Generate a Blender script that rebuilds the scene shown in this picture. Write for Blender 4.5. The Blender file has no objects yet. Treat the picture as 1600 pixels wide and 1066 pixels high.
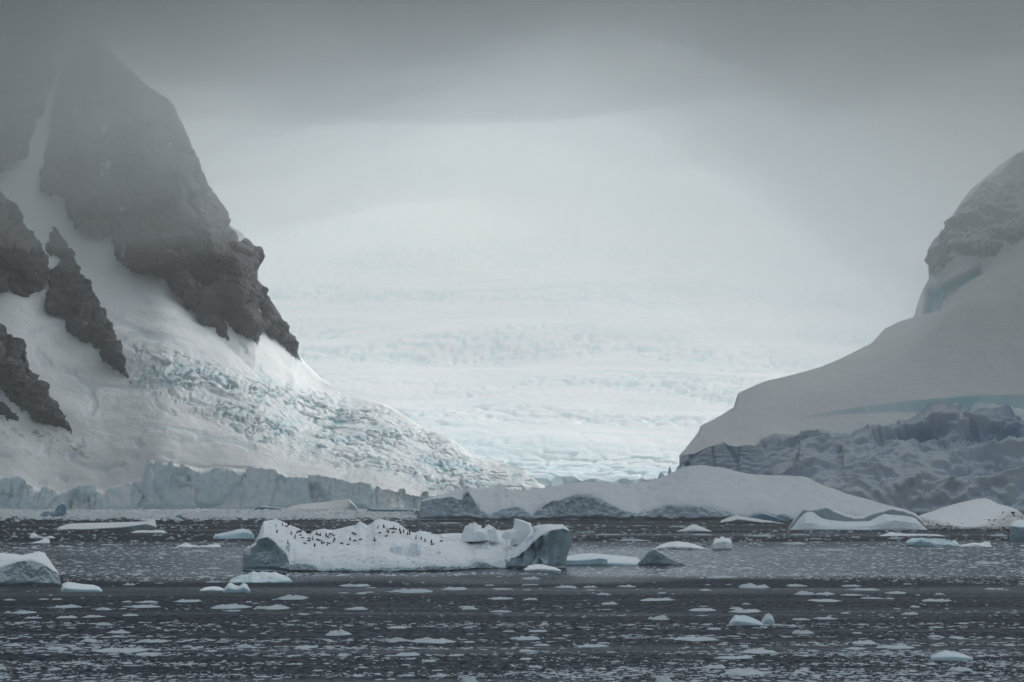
import bpy, bmesh, math, random
import numpy as np
from mathutils import Vector, Matrix
from mathutils.bvhtree import BVHTree

SC = bpy.context.scene
COL = SC.collection
random.seed(11)

# ------------------------------------------------------------------ camera, world, sun, exposure
F_PX, HOR, CAM_Z = 3093.0, 775.0, 14.0          # focal length in photo pixels, horizon row, eye height on deck (m)
PITCH = math.atan((HOR - 533.0) / F_PX)
cam_data = bpy.data.cameras.new("camera")
cam = bpy.data.objects.new("camera", cam_data)
COL.objects.link(cam)
cam.location = (0, 0, CAM_Z)
cam.rotation_euler = (math.pi / 2 + PITCH, 0, 0)
cam_data.sensor_width = 36.0
cam_data.lens = 36.0 * F_PX / 1600.0
cam_data.clip_start, cam_data.clip_end = 1.0, 40000.0
SC.camera = cam

SUN_ELEV, SUN_AZ = math.radians(34), math.radians(34)     # behind the scene, to the right of straight ahead
world = bpy.data.worlds.new("World")
SC.world = world
world.use_nodes = True
wn, wl = world.node_tree.nodes, world.node_tree.links
sky = wn.new("ShaderNodeTexSky")
sky.sky_type = 'NISHITA'
sky.sun_disc = False
sky.sun_elevation = SUN_ELEV
sky.sun_rotation = SUN_AZ
sky.air_density, sky.dust_density, sky.ozone_density = 1.0, 6.0, 1.0
hsv = wn.new("ShaderNodeHueSaturation")
hsv.inputs["Saturation"].default_value = 0.26           # overcast: the blue is filtered out by the cloud
wl.new(sky.outputs[0], hsv.inputs["Color"])
wl.new(hsv.outputs[0], wn["Background"].inputs[0])
wn["Background"].inputs[1].default_value = 0.14

sun_data = bpy.data.lights.new("sun", 'SUN')
sun_data.energy = 1.4
sun_data.angle = math.radians(14)
sun_data.color = (1.0, 0.985, 0.95)
sun = bpy.data.objects.new("sun", sun_data)
COL.objects.link(sun)
sdir = Vector((math.sin(SUN_AZ) * math.cos(SUN_ELEV), math.cos(SUN_AZ) * math.cos(SUN_ELEV), math.sin(SUN_ELEV)))
sun.rotation_euler = sdir.to_track_quat('Z', 'Y').to_euler()
sun.location = (0, 0, 1500)

SC.view_settings.view_transform = 'Standard'
SC.view_settings.look = 'None'
SC.view_settings.gamma = 1.0
SC.view_settings.use_curve_mapping = False
SC.view_settings.exposure = 0.62
SC.render.engine = 'CYCLES'
cy = SC.cycles
cy.use_denoising = True
cy.use_adaptive_sampling = True
cy.adaptive_threshold = 0.02
cy.max_bounces, cy.diffuse_bounces, cy.glossy_bounces, cy.volume_bounces = 6, 4, 2, 2
cy.transparent_max_bounces = 24
cy.caustics_reflective = cy.caustics_refractive = False
cy.sample_clamp_indirect = 4.0

# ------------------------------------------------------------------ numpy noise
_r = np.random.RandomState(5)
PERM = np.concatenate([_r.permutation(256)] * 3)
GR = _r.normal(size=(256, 3)); GR /= np.linalg.norm(GR, axis=1)[:, None]
JIT = _r.rand(256, 3)

def perlin(p):
    i = np.floor(p).astype(np.int64); f = p - i
    u = f * f * f * (f * (f * 6 - 15) + 10)
    i &= 255
    out = 0.0
    for dx in (0, 1):
        hx = PERM[(i[..., 0] + dx) & 255]
        wx = u[..., 0] if dx else 1 - u[..., 0]
        for dy in (0, 1):
            hy = PERM[(hx + i[..., 1] + dy) & 255]
            wy = u[..., 1] if dy else 1 - u[..., 1]
            for dz in (0, 1):
                g = GR[PERM[(hy + i[..., 2] + dz) & 255]]
                wz = u[..., 2] if dz else 1 - u[..., 2]
                d = g[..., 0] * (f[..., 0] - dx) + g[..., 1] * (f[..., 1] - dy) + g[..., 2] * (f[..., 2] - dz)
                out = out + d * wx * wy * wz
    return out * 1.5

def fbm(p, octv=4, gain=0.5):
    a, s, o = 1.0, 1.0, 0.0
    for k in range(octv):
        o = o + a * perlin(p * s + k * 17.3); a *= gain; s *= 2.03
    return o

def ridged(p, octv=4, gain=0.5):
    a, s, o = 1.0, 1.0, 0.0
    for k in range(octv):
        o = o + a * (1 - 2.2 * np.abs(perlin(p * s + k * 31.7))); a *= gain; s *= 2.07
    return o / 1.9

def worley(p):
    """distance to nearest and second nearest cell point, and a random value of the nearest cell"""
    i = np.floor(p).astype(np.int64); f = p - i
    f1 = np.full(p.shape[:-1], 9.0); f2 = f1.copy(); cid = np.zeros(p.shape[:-1])
    for dx in (-1, 0, 1):
        for dy in (-1, 0, 1):
            for dz in (-1, 0, 1):
                h = PERM[(PERM[(PERM[(i[..., 0] + dx) & 255] + i[..., 1] + dy) & 255] + i[..., 2] + dz) & 255]
                j = JIT[h]
                d = np.sqrt((dx + j[..., 0] - f[..., 0]) ** 2 + (dy + j[..., 1] - f[..., 1]) ** 2 + (dz + j[..., 2] - f[..., 2]) ** 2)
                near = d < f1
                f2 = np.where(near, f1, np.minimum(f2, d))
                cid = np.where(near, h / 255.0, cid)
                f1 = np.where(near, d, f1)
    return f1, f2, cid

def sstep(a, b, x):
    t = np.clip((x - a) / (b - a), 0, 1)
    return t * t * (3 - 2 * t)

def poly_sd(poly, px, py):
    """signed distance to a polygon, positive inside"""
    poly = np.array(poly, float)
    best = np.full(px.shape, 1e9); ins = np.zeros(px.shape, bool)
    for k in range(len(poly)):
        ax, ay = poly[k]; bx, by = poly[(k + 1) % len(poly)]
        ex, ey = bx - ax, by - ay
        t = np.clip(((px - ax) * ex + (py - ay) * ey) / (ex * ex + ey * ey + 1e-9), 0, 1)
        best = np.minimum(best, np.hypot(px - ax - t * ex, py - ay - t * ey))
        c = ((ay > py) != (by > py))
        with np.errstate(divide='ignore', invalid='ignore'):
            xi = ax + (py - ay) * ex / (ey if abs(ey) > 1e-9 else 1e-9)
        ins ^= c & (px < xi)
    return np.where(ins, best, -best)

# ------------------------------------------------------------------ where a sight line meets a distance
CP, SP = math.cos(PITCH), math.sin(PITCH)

def at(px, py, d):
    """point at distance d ahead on the sight line measured at (px, py) in the survey of the view"""
    a = (np.asarray(px, float) - 800) / F_PX; b = (533 - np.asarray(py, float)) / F_PX
    fw = CP - b * SP; up = SP + b * CP
    d = np.asarray(d, float)
    return np.stack(np.broadcast_arrays(a / fw * d, d, CAM_Z + up / fw * d), -1)

def seen(P):
    x, y, z = P[..., 0], P[..., 1], P[..., 2] - CAM_Z
    fw = y * CP + z * SP; up = z * CP - y * SP
    return 800 + F_PX * x / fw, 533 - F_PX * up / fw

def at_z(px, d, z):
    d = np.asarray(d, float)
    t = (z - CAM_Z) / d
    b = (t * CP - SP) / (CP + t * SP)
    return at(px, 533 - b * F_PX, d)

def wd(py, z=0.0):
    """distance at which water lies on row py"""
    b = (533 - np.asarray(py, float)) / F_PX
    return (z - CAM_Z) * (CP - b * SP) / (SP + b * CP)

def cv(c, xs):
    if np.isscalar(c): return np.full(len(xs), float(c))
    c = np.array(c, float)
    return np.interp(xs, c[:, 0], c[:, 1])

# ------------------------------------------------------------------ mesh helpers
def mesh_np(name, V, Fq, mats, attrs=None, smooth=True, midx=None):
    me = bpy.data.meshes.new(name)
    V = np.asarray(V, np.float32); Fq = np.asarray(Fq, np.int32); k = Fq.shape[1]
    me.vertices.add(len(V)); me.vertices.foreach_set("co", V.ravel())
    me.loops.add(Fq.size); me.loops.foreach_set("vertex_index", Fq.ravel())
    me.polygons.add(len(Fq)); me.polygons.foreach_set("loop_start", np.arange(0, Fq.size, k, dtype=np.int32))
    me.update(calc_edges=True)
    me.polygons.foreach_set("use_smooth", np.full(len(Fq), smooth))
    for m in mats: me.materials.append(m)
    if midx is not None: me.polygons.foreach_set("material_index", np.asarray(midx, np.int32))
    for n, a in (attrs or {}).items():
        at_ = me.attributes.new(n, 'FLOAT', 'POINT'); at_.data.foreach_set("value", np.asarray(a, np.float32).ravel())
    me.validate()
    return me

def link(name, me, parent=None, **props):
    o = bpy.data.objects.new(name, me); COL.objects.link(o)
    if parent is not None: o.parent = parent
    for k, v in props.items(): o[k] = v
    return o

def tag(o, label=None, category=None, group=None, kind=None):
    if label: o["label"] = label
    if category: o["category"] = category
    if group: o["group"] = group
    if kind: o["kind"] = kind
    return o

class Loft:
    """A body of ice, snow or rock laid through profile rows: each row is a run of surveyed points with its own
    distance; the rows are joined front to back, the rear falls to the water behind the crest."""
    def __init__(s, xs, rows, subs, back=None, backz=-3.0, bulge=None, nback=6):
        s.xs = np.asarray(xs, float); R = []
        for r in rows:
            if r[0] == 'w': R.append(at_z(s.xs, cv(r[1], s.xs), r[2]))
            else: R.append(at(s.xs, cv(r[1], s.xs), cv(r[2], s.xs)))
        pts, seg, tt = [], [], []
        for k in range(len(R) - 1):
            n = subs[k]
            for j in range(n):
                t = j / n
                p = R[k] * (1 - t) + R[k + 1] * t
                if bulge and not np.isscalar(bulge[k]):
                    p = p.copy(); p[:, 2] += 4 * t * (1 - t) * cv(bulge[k], s.xs)
                pts.append(p); seg.append(np.full(len(s.xs), k)); tt.append(np.full(len(s.xs), t))
        pts.append(R[-1]); seg.append(np.full(len(s.xs), len(R) - 2)); tt.append(np.ones(len(s.xs)))
        s.nfront = len(pts)
        if back is not None:
            th = cv(back, s.xs)
            for j in range(1, nback + 1):
                t = j / nback; p = R[-1].copy()
                sc = 1 + th * t / p[:, 1]
                p[:, 0] *= sc; p[:, 1] *= sc
                p[:, 2] = R[-1][:, 2] * (1 - t ** 1.6) + backz * t ** 1.6
                pts.append(p); seg.append(np.full(len(s.xs), len(R) - 1)); tt.append(np.full(len(s.xs), t))
        s.P = np.stack(pts, 1); s.seg = np.stack(seg, 1); s.t = np.stack(tt, 1)     # (columns, rows, 3)
        s.px, s.py = seen(s.P)
        s.ice = np.zeros(s.P.shape[:2]); s.dirt = np.zeros(s.P.shape[:2])

    def normals(s):
        du = np.gradient(s.P, axis=0); dv = np.gradient(s.P, axis=1)
        n = np.cross(du, dv); n /= np.linalg.norm(n, axis=-1)[..., None] + 1e-9
        return n

    def push(s, disp):
        s.P = s.P + s.normals() * disp[..., None]

    def toward(s, k):
        """bring the surface k metres nearer along the sight line (ribs, buttresses)"""
        C = np.array([0, 0, CAM_Z]); v = s.P - C
        L = np.linalg.norm(v, axis=-1)[..., None]
        s.P = C + v * (1 - k[..., None] / L)

    def faces(s):
        nx, nr = s.P.shape[:2]
        idx = np.arange(nx * nr).reshape(nx, nr)
        a, b, c, d = idx[:-1, :-1], idx[1:, :-1], idx[1:, 1:], idx[:-1, 1:]
        return np.stack([a, b, c, d], -1).reshape(-1, 4)

    def build(s, name, mats, origin=None, parts=None, parent=None):
        """parts: list of (name, boolean per vertex, materials): those faces become child meshes"""
        V = s.P.reshape(-1, 3).copy(); Fq = s.faces()
        if origin is None:
            f = s.P[:, :s.nfront].reshape(-1, 3)
            origin = np.array([f[:, 0].mean(), f[:, 1].mean(), 0.0])
        V -= origin
        left = np.ones(len(Fq), bool); kids = []
        for (pn, mask, pm) in (parts or []):
            m = mask.reshape(-1)[Fq].sum(1) >= 2
            m &= left; left &= ~m
            if m.any(): kids.append((pn, Fq[m], pm))
        def sub(fs):
            u, inv = np.unique(fs, return_inverse=True)
            return u, inv.reshape(fs.shape)
        def mk(nm, fs, ms):
            u, f2 = sub(fs)
            return mesh_np(nm, V[u], f2, ms, smooth=(nm != 'rock_face'), attrs={"ice": s.ice.reshape(-1)[u], "dirt": s.dirt.reshape(-1)[u]})
        o = link(name, mk(name, Fq[left], mats), parent)
        o.location = Vector([float(v) for v in origin]) - (parent.location if parent else Vector((0, 0, 0)))
        for (pn, fs, pm) in kids: link(pn, mk(pn, fs, pm), o)
        return o

# ------------------------------------------------------------------ materials
def new_mat(name):
    m = bpy.data.materials.new(name); m.use_nodes = True
    nt = m.node_tree; return m, nt.nodes, nt.links, nt.nodes["Principled BSDF"]

def nnoise(N, L, coord, scale, detail=5, rough=0.55, stretch=None):
    if stretch:
        mp = N.new("ShaderNodeMapping"); mp.inputs["Scale"].default_value = stretch
        L.new(coord, mp.inputs["Vector"]); coord = mp.outputs[0]
    n = N.new("ShaderNodeTexNoise"); n.inputs["Scale"].default_value = scale
    n.inputs["Detail"].default_value = detail; n.inputs["Roughness"].default_value = rough
    L.new(coord, n.inputs["Vector"]); return n.outputs["Fac"]

def ramp(N, L, fac, stops):
    r = N.new("ShaderNodeValToRGB"); e = r.color_ramp.elements
    while len(e) < len(stops): e.new(0.5)
    for k, (p, c) in enumerate(stops):
        e[k].position = p; e[k].color = (c, c, c, 1) if np.isscalar(c) else (*c, 1)
    L.new(fac, r.inputs[0]); return r.outputs[0]

def mixc(N, L, fac, a, b):
    m = N.new("ShaderNodeMix"); m.data_type = 'RGBA'
    for sk, v in ((m.inputs[0], fac), (m.inputs[6], a), (m.inputs[7], b)):
        if isinstance(v, tuple): sk.default_value = (*v, 1)
        elif isinstance(v, (int, float)): sk.default_value = v
        else: L.new(v, sk)
    return m.outputs[2]

def mth(N, L, op, a, b=None, clamp=False):
    m = N.new("ShaderNodeMath"); m.operation = op; m.use_clamp = clamp
    for k, v in enumerate((a, b)):
        if v is None: continue
        if isinstance(v, (int, float)): m.inputs[k].default_value = v
        else: L.new(v, m.inputs[k])
    return m.outputs[0]

def ice_material(name, snow=(0.86, 0.88, 0.90), ice=(0.50, 0.67, 0.74), size=8.0, steep=0.6, bump=0.35, dirt=(0.16, 0.13, 0.10), rough=0.65, tone_k=0.35):
    """wind-packed snow where it can lie, bare glacier ice on steep faces and where the builder says so"""
    m, N, L, B = new_mat(name)
    geo = N.new("ShaderNodeNewGeometry"); pos = geo.outputs["Position"]
    sep = N.new("ShaderNodeSeparateXYZ"); L.new(geo.outputs["Normal"], sep.inputs[0])
    at_i = N.new("ShaderNodeAttribute"); at_i.attribute_name = "ice"
    at_d = N.new("ShaderNodeAttribute"); at_d.attribute_name = "dirt"
    n1 = nnoise(N, L, pos, 1.0 / size, 6, 0.6)
    n2 = nnoise(N, L, pos, 4.0 / size, 4, 0.6)
    st = ramp(N, L, mth(N, L, 'ADD', sep.outputs[2], mth(N, L, 'MULTIPLY', mth(N, L, 'SUBTRACT', n1, 0.5), 0.5)), [(0.15, 1.0), (0.55, 0.0)])
    f = mth(N, L, 'ADD', mth(N, L, 'MULTIPLY', st, steep), mth(N, L, 'MULTIPLY', at_i.outputs["Fac"], mth(N, L, 'ADD', mth(N, L, 'MULTIPLY', n1, 0.9), 0.35)), True)
    c = mixc(N, L, f, snow, ice)
    tone = mixc(N, L, mth(N, L, 'MULTIPLY', n2, tone_k), (1, 1, 1), (0.72, 0.76, 0.79))
    mul = N.new("ShaderNodeMix"); mul.data_type = 'RGBA'; mul.blend_type = 'MULTIPLY'; mul.inputs[0].default_value = 1.0
    L.new(c, mul.inputs[6]); L.new(tone, mul.inputs[7])
    c2 = mixc(N, L, mth(N, L, 'MULTIPLY', at_d.outputs["Fac"], ramp(N, L, n2, [(0.40, 0.0), (0.62, 1.0)])), mul.outputs[2], dirt)
    L.new(c2, B.inputs["Base Color"])
    B.inputs["Roughness"].default_value = rough
    B.inputs["Specular IOR Level"].default_value = 0.25
    bp = N.new("ShaderNodeBump"); bp.inputs["Strength"].default_value = bump; bp.inputs["Distance"].default_value = size * 0.12
    L.new(mth(N, L, 'ADD', n1, mth(N, L, 'MULTIPLY', n2, 0.5)), bp.inputs["Height"])
    L.new(bp.outputs[0], B.inputs["Normal"])
    return m

def rock_material(name, a=(0.036, 0.043, 0.058), b=(0.015, 0.019, 0.030), size=18.0, snowy=0.0):
    m, N, L, B = new_mat(name)
    geo = N.new("ShaderNodeNewGeometry"); pos = geo.outputs["Position"]
    sep = N.new("ShaderNodeSeparateXYZ"); L.new(geo.outputs["Normal"], sep.inputs[0])
    n1 = nnoise(N, L, pos, 1.0 / size, 8, 0.65)
    n2 = nnoise(N, L, pos, 1.0 / size, 6, 0.6, (1.0, 1.0, 0.25))
    c = mixc(N, L, ramp(N, L, n2, [(0.35, 0.0), (0.65, 1.0)]), b, a)
    k = mth(N, L, 'ADD', sep.outputs[2], mth(N, L, 'MULTIPLY', mth(N, L, 'SUBTRACT', n1, 0.5), 1.3))
    sn = ramp(N, L, k, [(1.06 - snowy, 0.0), (1.30 - snowy, 1.0)])
    st = nnoise(N, L, pos, 0.035, 6, 0.62, (1.0, 0.6, 0.22))                       # thin snow left in steep joints
    sn = mth(N, L, 'MAXIMUM', sn, mth(N, L, 'MULTIPLY', ramp(N, L, st, [(0.655, 0.0), (0.70, 1.0)]), 0.55))
    L.new(mixc(N, L, sn, c, (0.80, 0.82, 0.85)), B.inputs["Base Color"])
    B.inputs["Roughness"].default_value = 0.85
    bp = N.new("ShaderNodeBump"); bp.inputs["Strength"].default_value = 0.6; bp.inputs["Distance"].default_value = 2.5
    L.new(n1, bp.inputs["Height"]); L.new(bp.outputs[0], B.inputs["Normal"])
    return m

def volume_material(name, density, color=(0.93, 0.96, 1.0), aniso=0.3):
    m, N, L, B = new_mat(name)
    out = N["Material Output"]; N.remove(B)
    v = N.new("ShaderNodeVolumePrincipled")
    v.inputs["Color"].default_value = (*color, 1); v.inputs["Density"].default_value = density
    v.inputs["Anisotropy"].default_value = aniso
    L.new(v.outputs[0], out.inputs["Volume"])
    m.cycles.homogeneous_volume = True
    return m

M_SNOW = ice_material("mountain_snow", size=30.0, snow=(0.92, 0.935, 0.95), steep=0.5, ice=(0.44, 0.70, 0.78), tone_k=0.2)
M_FAR = ice_material("glacier_snow", size=60.0, steep=0.5, ice=(0.55, 0.74, 0.79))
M_CLIFF = ice_material("glacier_front_ice", size=10.0, steep=0.5, ice=(0.68, 0.82, 0.88), bump=0.3, snow=(0.92, 0.94, 0.95), tone_k=0.12)
M_DARK = ice_material("old_blue_ice", size=16.0, steep=0.42, ice=(0.26, 0.39, 0.53), bump=0.4, snow=(0.74, 0.81, 0.88))
M_BERG = ice_material("berg_snow", size=5.0, steep=1.0, ice=(0.33, 0.44, 0.50), bump=0.4)
M_BLUE = ice_material("blue_ice", size=3.0, steep=0.8, ice=(0.42, 0.56, 0.63), bump=0.4, snow=(0.62, 0.69, 0.74))
M_ROCK = rock_material("dark_rock")
M_ROCK2 = rock_material("haze_paled_snowy_rock", a=(0.46, 0.47, 0.49), b=(0.36, 0.37, 0.39), snowy=0.50)  # haze put into the colour: rock paled almost to its snow
# ------------------------------------------------------------------ setting: water
def make_water():
    """a wind-rippled sea seen almost edge on: the tilted ripple faces mirror far less than flat water would,
    oily slicks and the slush belt mirror more"""
    m, N, L, B = new_mat("sea_water"); out = N["Material Output"]; N.remove(B)
    geo = N.new("ShaderNodeNewGeometry"); pos = geo.outputs["Position"]
    sep = N.new("ShaderNodeSeparateXYZ"); L.new(pos, sep.inputs[0])
    n1 = nnoise(N, L, pos, 1.1, 4, 0.65, (1.0, 0.45, 1.0))
    n2_ = nnoise(N, L, pos, 0.12, 3, 0.5, (0.7, 1.3, 1.0))
    sl = nnoise(N, L, pos, 0.013, 7, 0.66, (0.10, 1.0, 1.0))         # slicks lie in long streaks across the view
    wob = mth(N, L, 'ADD', sep.outputs[1], mth(N, L, 'MULTIPLY', mth(N, L, 'SUBTRACT', nnoise(N, L, pos, 0.006, 3), 0.5), 160.0))
    belt = mth(N, L, 'MULTIPLY', ramp(N, L, mth(N, L, 'MULTIPLY', wob, 0.001), [(0.325, 0.0), (0.345, 1.0)]), ramp(N, L, mth(N, L, 'MULTIPLY', wob, 0.001), [(0.52, 1.0), (0.60, 0.0)]))
    slick = mth(N, L, 'ADD', mth(N, L, 'MULTIPLY', belt, 0.95), ramp(N, L, sl, [(0.50, 0.0), (0.68, 0.8)]), True)
    fine = ramp(N, L, n1, [(0.36, 0.01), (0.66, 0.12)])
    dif = N.new("ShaderNodeBsdfDiffuse"); dif.inputs["Color"].default_value = (0.016, 0.022, 0.031, 1)
    glo = N.new("ShaderNodeBsdfGlossy"); glo.inputs["Color"].default_value = (0.86, 0.94, 1.0, 1)
    L.new(mth(N, L, 'SUBTRACT', 0.36, mth(N, L, 'MULTIPLY', slick, 0.20)), glo.inputs["Roughness"])
    bp = N.new("ShaderNodeBump"); bp.inputs["Distance"].default_value = 0.8
    L.new(mth(N, L, 'SUBTRACT', 0.9, mth(N, L, 'MULTIPLY', slick, 0.6)), bp.inputs["Strength"])
    L.new(mth(N, L, 'ADD', n1, mth(N, L, 'MULTIPLY', n2_, 2.0)), bp.inputs["Height"])
    L.new(bp.outputs[0], glo.inputs["Normal"])
    mx = N.new("ShaderNodeMixShader")
    L.new(mth(N, L, 'ADD', fine, mth(N, L, 'MULTIPLY', slick, 0.32), True), mx.inputs[0])
    L.new(dif.outputs[0], mx.inputs[1]); L.new(glo.outputs[0], mx.inputs[2]); L.new(mx.outputs[0], out.inputs["Surface"])
    V = [(-6000, -800, 0), (6000, -800, 0), (9000, 9800, 0), (-9000, 9800, 0)]
    tag(link("sea_water", mesh_np("sea_water", V, [(0, 1, 2, 3)], [m])), "dark rippled sea water carrying broken ice in front of the glacier", "water", kind="structure")
make_water()

# ------------------------------------------------------------------ setting: left mountain
ROCK_A = [(140, 40), (262, 150), (292, 210), (332, 298), (356, 350), (380, 372), (392, 376), (402, 395), (404, 440), (440, 490), (448, 510), (463, 528), (470, 566),
          (445, 542), (430, 530), (416, 525), (413, 516), (402, 524), (404, 537), (400, 535), (385, 522), (365, 508), (350, 498), (337, 490), (340, 495), (350, 510), (356, 534),
          (345, 526), (340, 520), (326, 511), (316, 508), (312, 497), (292, 475), (285, 465), (272, 455), (255, 433), (232, 425), (205, 423), (180, 400), (172, 362), (165, 352),
          (150, 370), (118, 352), (103, 335), (105, 308), (62, 300), (75, 215), (85, 150), (110, 90)]
ROCK_B = [(84, 350), (74, 375), (70, 388), (80, 402), (86, 418), (80, 435), (75, 455), (72, 493), (99, 492), (104, 518), (115, 528), (140, 537), (158, 549), (164, 564), (179, 574),
          (198, 587), (210, 604), (191, 563), (182, 534), (172, 505), (153, 473), (132, 431), (120, 410), (108, 380), (99, 371), (93, 359)]
ROCK_C = [(-250, 200), (0, 299), (18, 314), (30, 326), (39, 350), (54, 371), (65, 388), (71, 407), (72, 437), (65, 455), (39, 464), (18, 461), (14, 452), (6, 455), (0, 457), (-250, 470)]
ROCK_D = [(-250, 330), (0, 510), (14, 523), (19, 536), (40, 553), (51, 582), (62, 598), (78, 623), (89, 646), (91, 654), (105, 665), (110, 675), (118, 684), (105, 675), (92, 665),
          (86, 668), (77, 662), (64, 662), (51, 651), (35, 640), (19, 627), (5, 615), (0, 604), (-250, 560)]
ROCK_E = [(-120, 570), (0, 630), (10, 636), (20, 648), (32, 657), (12, 652), (0, 643), (-120, 610)]
ROCK_F = [(-250, -250), (40, -120), (95, 20), (80, 120), (58, 190), (40, 235), (10, 258), (-10, 285), (-250, 190)]
ICEFALL = [(196, 540), (240, 555), (300, 560), (380, 590), (470, 605), (560, 632), (620, 652), (700, 695), (760, 728), (835, 745), (840, 790), (650, 790), (655, 765), (560, 735), (470, 715),
           (400, 690), (330, 655), (270, 625), (215, 602)]

SNOW_GULLIES = [[(290, 420), (296, 424), (307, 438), (328, 453), (326, 457), (304, 444), (296, 434)], [(303, 456), (310, 462), (317, 466), (308, 465)], [(146, 478), (153, 481), (156, 488), (148, 486)], [(356, 352), (366, 356), (378, 365), (384, 374), (372, 380), (364, 368)],
                [(78, 402), (90, 398), (97, 405), (88, 416), (76, 440), (74, 430)], [(402, 478), (409, 482), (410, 490), (405, 494)], [(188, 318), (196, 322), (194, 330), (187, 328)], [(250, 368), (258, 376), (256, 380)], [(262, 225), (272, 223), (270, 232)], [(160, 190), (168, 200), (163, 215), (157, 205)],
                [(8, 444), (14, 440), (14, 452)], [(30, 556), (34, 562), (40, 580), (36, 578)], [(70, 610), (76, 622), (74, 628)]]

def make_left_mountain():
    xs = np.arange(-250, 852, 1.7)
    base_d = [(-250, 1890), (0, 1925), (190, 1945), (280, 1975), (600, 2000), (850, 2160)]
    front = [(-250, 745), (0, 747), (20, 748), (30, 747), (42, 761), (60, 772), (68, 766), (76, 763), (92, 775), (110, 768), (122, 763), (135, 762), (150, 768), (162, 771), (172, 763), (185, 762),
             (200, 757), (232, 756), (234, 722), (270, 727), (318, 737), (321, 735), (345, 731), (387, 743), (390, 735), (420, 738), (450, 742), (500, 747), (530, 753), (560, 757), (600, 764),
             (640, 770), (660, 774), (700, 772), (760, 768), (800, 765), (850, 768)]
    sky_c = [(-250, -200), (0, -150), (60, -60), (110, 10), (150, 60), (190, 100), (230, 135), (262, 155), (278, 170), (288, 195), (292, 215), (300, 240), (315, 268), (330, 300), (345, 335), (356, 352),
             (366, 356), (380, 365), (392, 378), (400, 395), (402, 420), (407, 445), (420, 465), (437, 490), (446, 510), (460, 528), (465, 553), (480, 570), (500, 590), (530, 607), (560, 618), (600, 631),
             (615, 639), (640, 655), (660, 668), (690, 679), (702, 683), (720, 697), (738, 713), (770, 721), (800, 726), (822, 733), (826, 746), (850, 760)]
    sky_d = [(-250, 2950), (0, 2850), (150, 2800), (290, 2700), (400, 2600), (465, 2560), (600, 2450), (740, 2370), (850, 2260)]
    gx = np.arange(-250, 860, 2.0)
    f_, s_ = cv(front, gx), cv(sky_c, gx)
    _, _, chip = worley(np.stack([gx / 11, gx * 0 + .5, gx * 0 + .5], -1))          # the brink is chipped into towers and notches
    f_ = f_ + 9 * (chip - 0.5) * sstep(-240, -200, gx) + 2.5 * fbm(np.stack([gx / 5, gx * 0, gx * 0], -1), 2)
    front = list(zip(gx, f_))
    bd, sd = cv(base_d, gx), cv(sky_d, gx)
    def soft(v, w):
        k = np.exp(-0.5 * (np.arange(-3 * w, 3 * w + 1) / w) ** 2); k /= k.sum()
        return np.convolve(np.pad(v, 3 * w, mode='edge'), k, mode='valid')
    fs, ss, bs, ds = soft(f_, 8), soft(s_, 16), soft(bd, 12), soft(sd, 16)
    low = list(zip(gx, soft(fs, 16) * 0.80 + ss * 0.20)); low_d = list(zip(gx, bs * 0.76 + ds * 0.24 + 8))
    lip2 = list(zip(gx, soft(f_, 9) - 2)); lip2_d = list(zip(gx, bd + 38))
    mid = list(zip(gx, np.maximum(fs * 0.52 + ss * 0.48, s_ + 4))); mid_d = list(zip(gx, bs * 0.42 + ds * 0.58))
    lf = Loft(xs, [('w', base_d, -3.0), ('w', base_d, 0.0), ('p', front, list(zip(gx, bd + 13))), ('p', lip2, lip2_d), ('p', low, low_d), ('p', mid, mid_d), ('p', sky_c, sky_d)], [1, 34, 10, 50, 96, 170], back=900, nback=8)
    px, py, P = lf.px, lf.py, lf.P
    jx = 5 * fbm(np.stack([px / 14, py / 14, px * 0], -1), 3); jy = 5 * fbm(np.stack([px / 14, py / 14, px * 0 + 9], -1), 3)
    front_rows = np.zeros(px.shape, bool); front_rows[:, :lf.nfront] = True
    rocks = []; wr = np.zeros(px.shape)
    for poly, lift in ((ROCK_A, 70), (ROCK_B, 45), (ROCK_C, 60), (ROCK_D, 45), (ROCK_E, 12), (ROCK_F, 60)):
        sdv = poly_sd(poly, px + jx * 0.8, py + jy * 0.8)
        for sp in SNOW_GULLIES: sdv = np.minimum(sdv, -poly_sd(sp, px + jx * 0.4, py + jy * 0.4))
        rocks.append((sdv > 0) & front_rows)
        w = sstep(-1, 9, sdv) * front_rows; wr = np.maximum(wr, w)
        lf.toward(lift * sstep(-2, 60, sdv) * front_rows + 8 * w)
    wi = sstep(-14, 22, poly_sd(ICEFALL, px + 2 * jx, py + 2 * jy)) * front_rows
    cl = (lf.seg == 1)
    edge = np.where(lf.seg >= 6, 0.0, 1.0)
    top = np.where(lf.seg == 5, 1 - 0.85 * sstep(0.90, 1.0, lf.t), 1.0) * edge       # the skyline itself stays as surveyed
    snow = 5 * fbm(P / 160, 3) + 1.6 * fbm(P / np.array([40, 60, 25]), 3)
    # seracs: tilted blocks parted by crevasses
    q = np.stack([P[..., 0] * 0.85 + P[..., 2] * 0.5, P[..., 1], P[..., 2] - P[..., 0] * 0.25], -1) + 9 * fbm(P / 30, 3)[..., None]
    f1, f2, cid = worley(q / np.array([22, 40, 8]))
    patch = sstep(-0.5, 0.3, fbm(P / np.array([70, 120, 40]) + 2.0, 3))
    crev = 1 - (1 - sstep(0.0, 0.20, f2 - f1)) * patch
    ser = 5.5 * (crev - 1) + 5 * (cid - 0.5) * patch + 2.0 * fbm(q / np.array([16, 30, 9]), 3) + 6 * ridged(q / np.array([75, 90, 24]), 3)
    # sagging crevasse lines on the open slopes
    line = ridged(np.stack([px / 150 + py / 90, py / 60 - px / 160, px * 0 + 3.3], -1), 2)
    snow = snow - 1.2 * sstep(0.56, 0.70, line) * sstep(400, 560, py)
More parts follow.
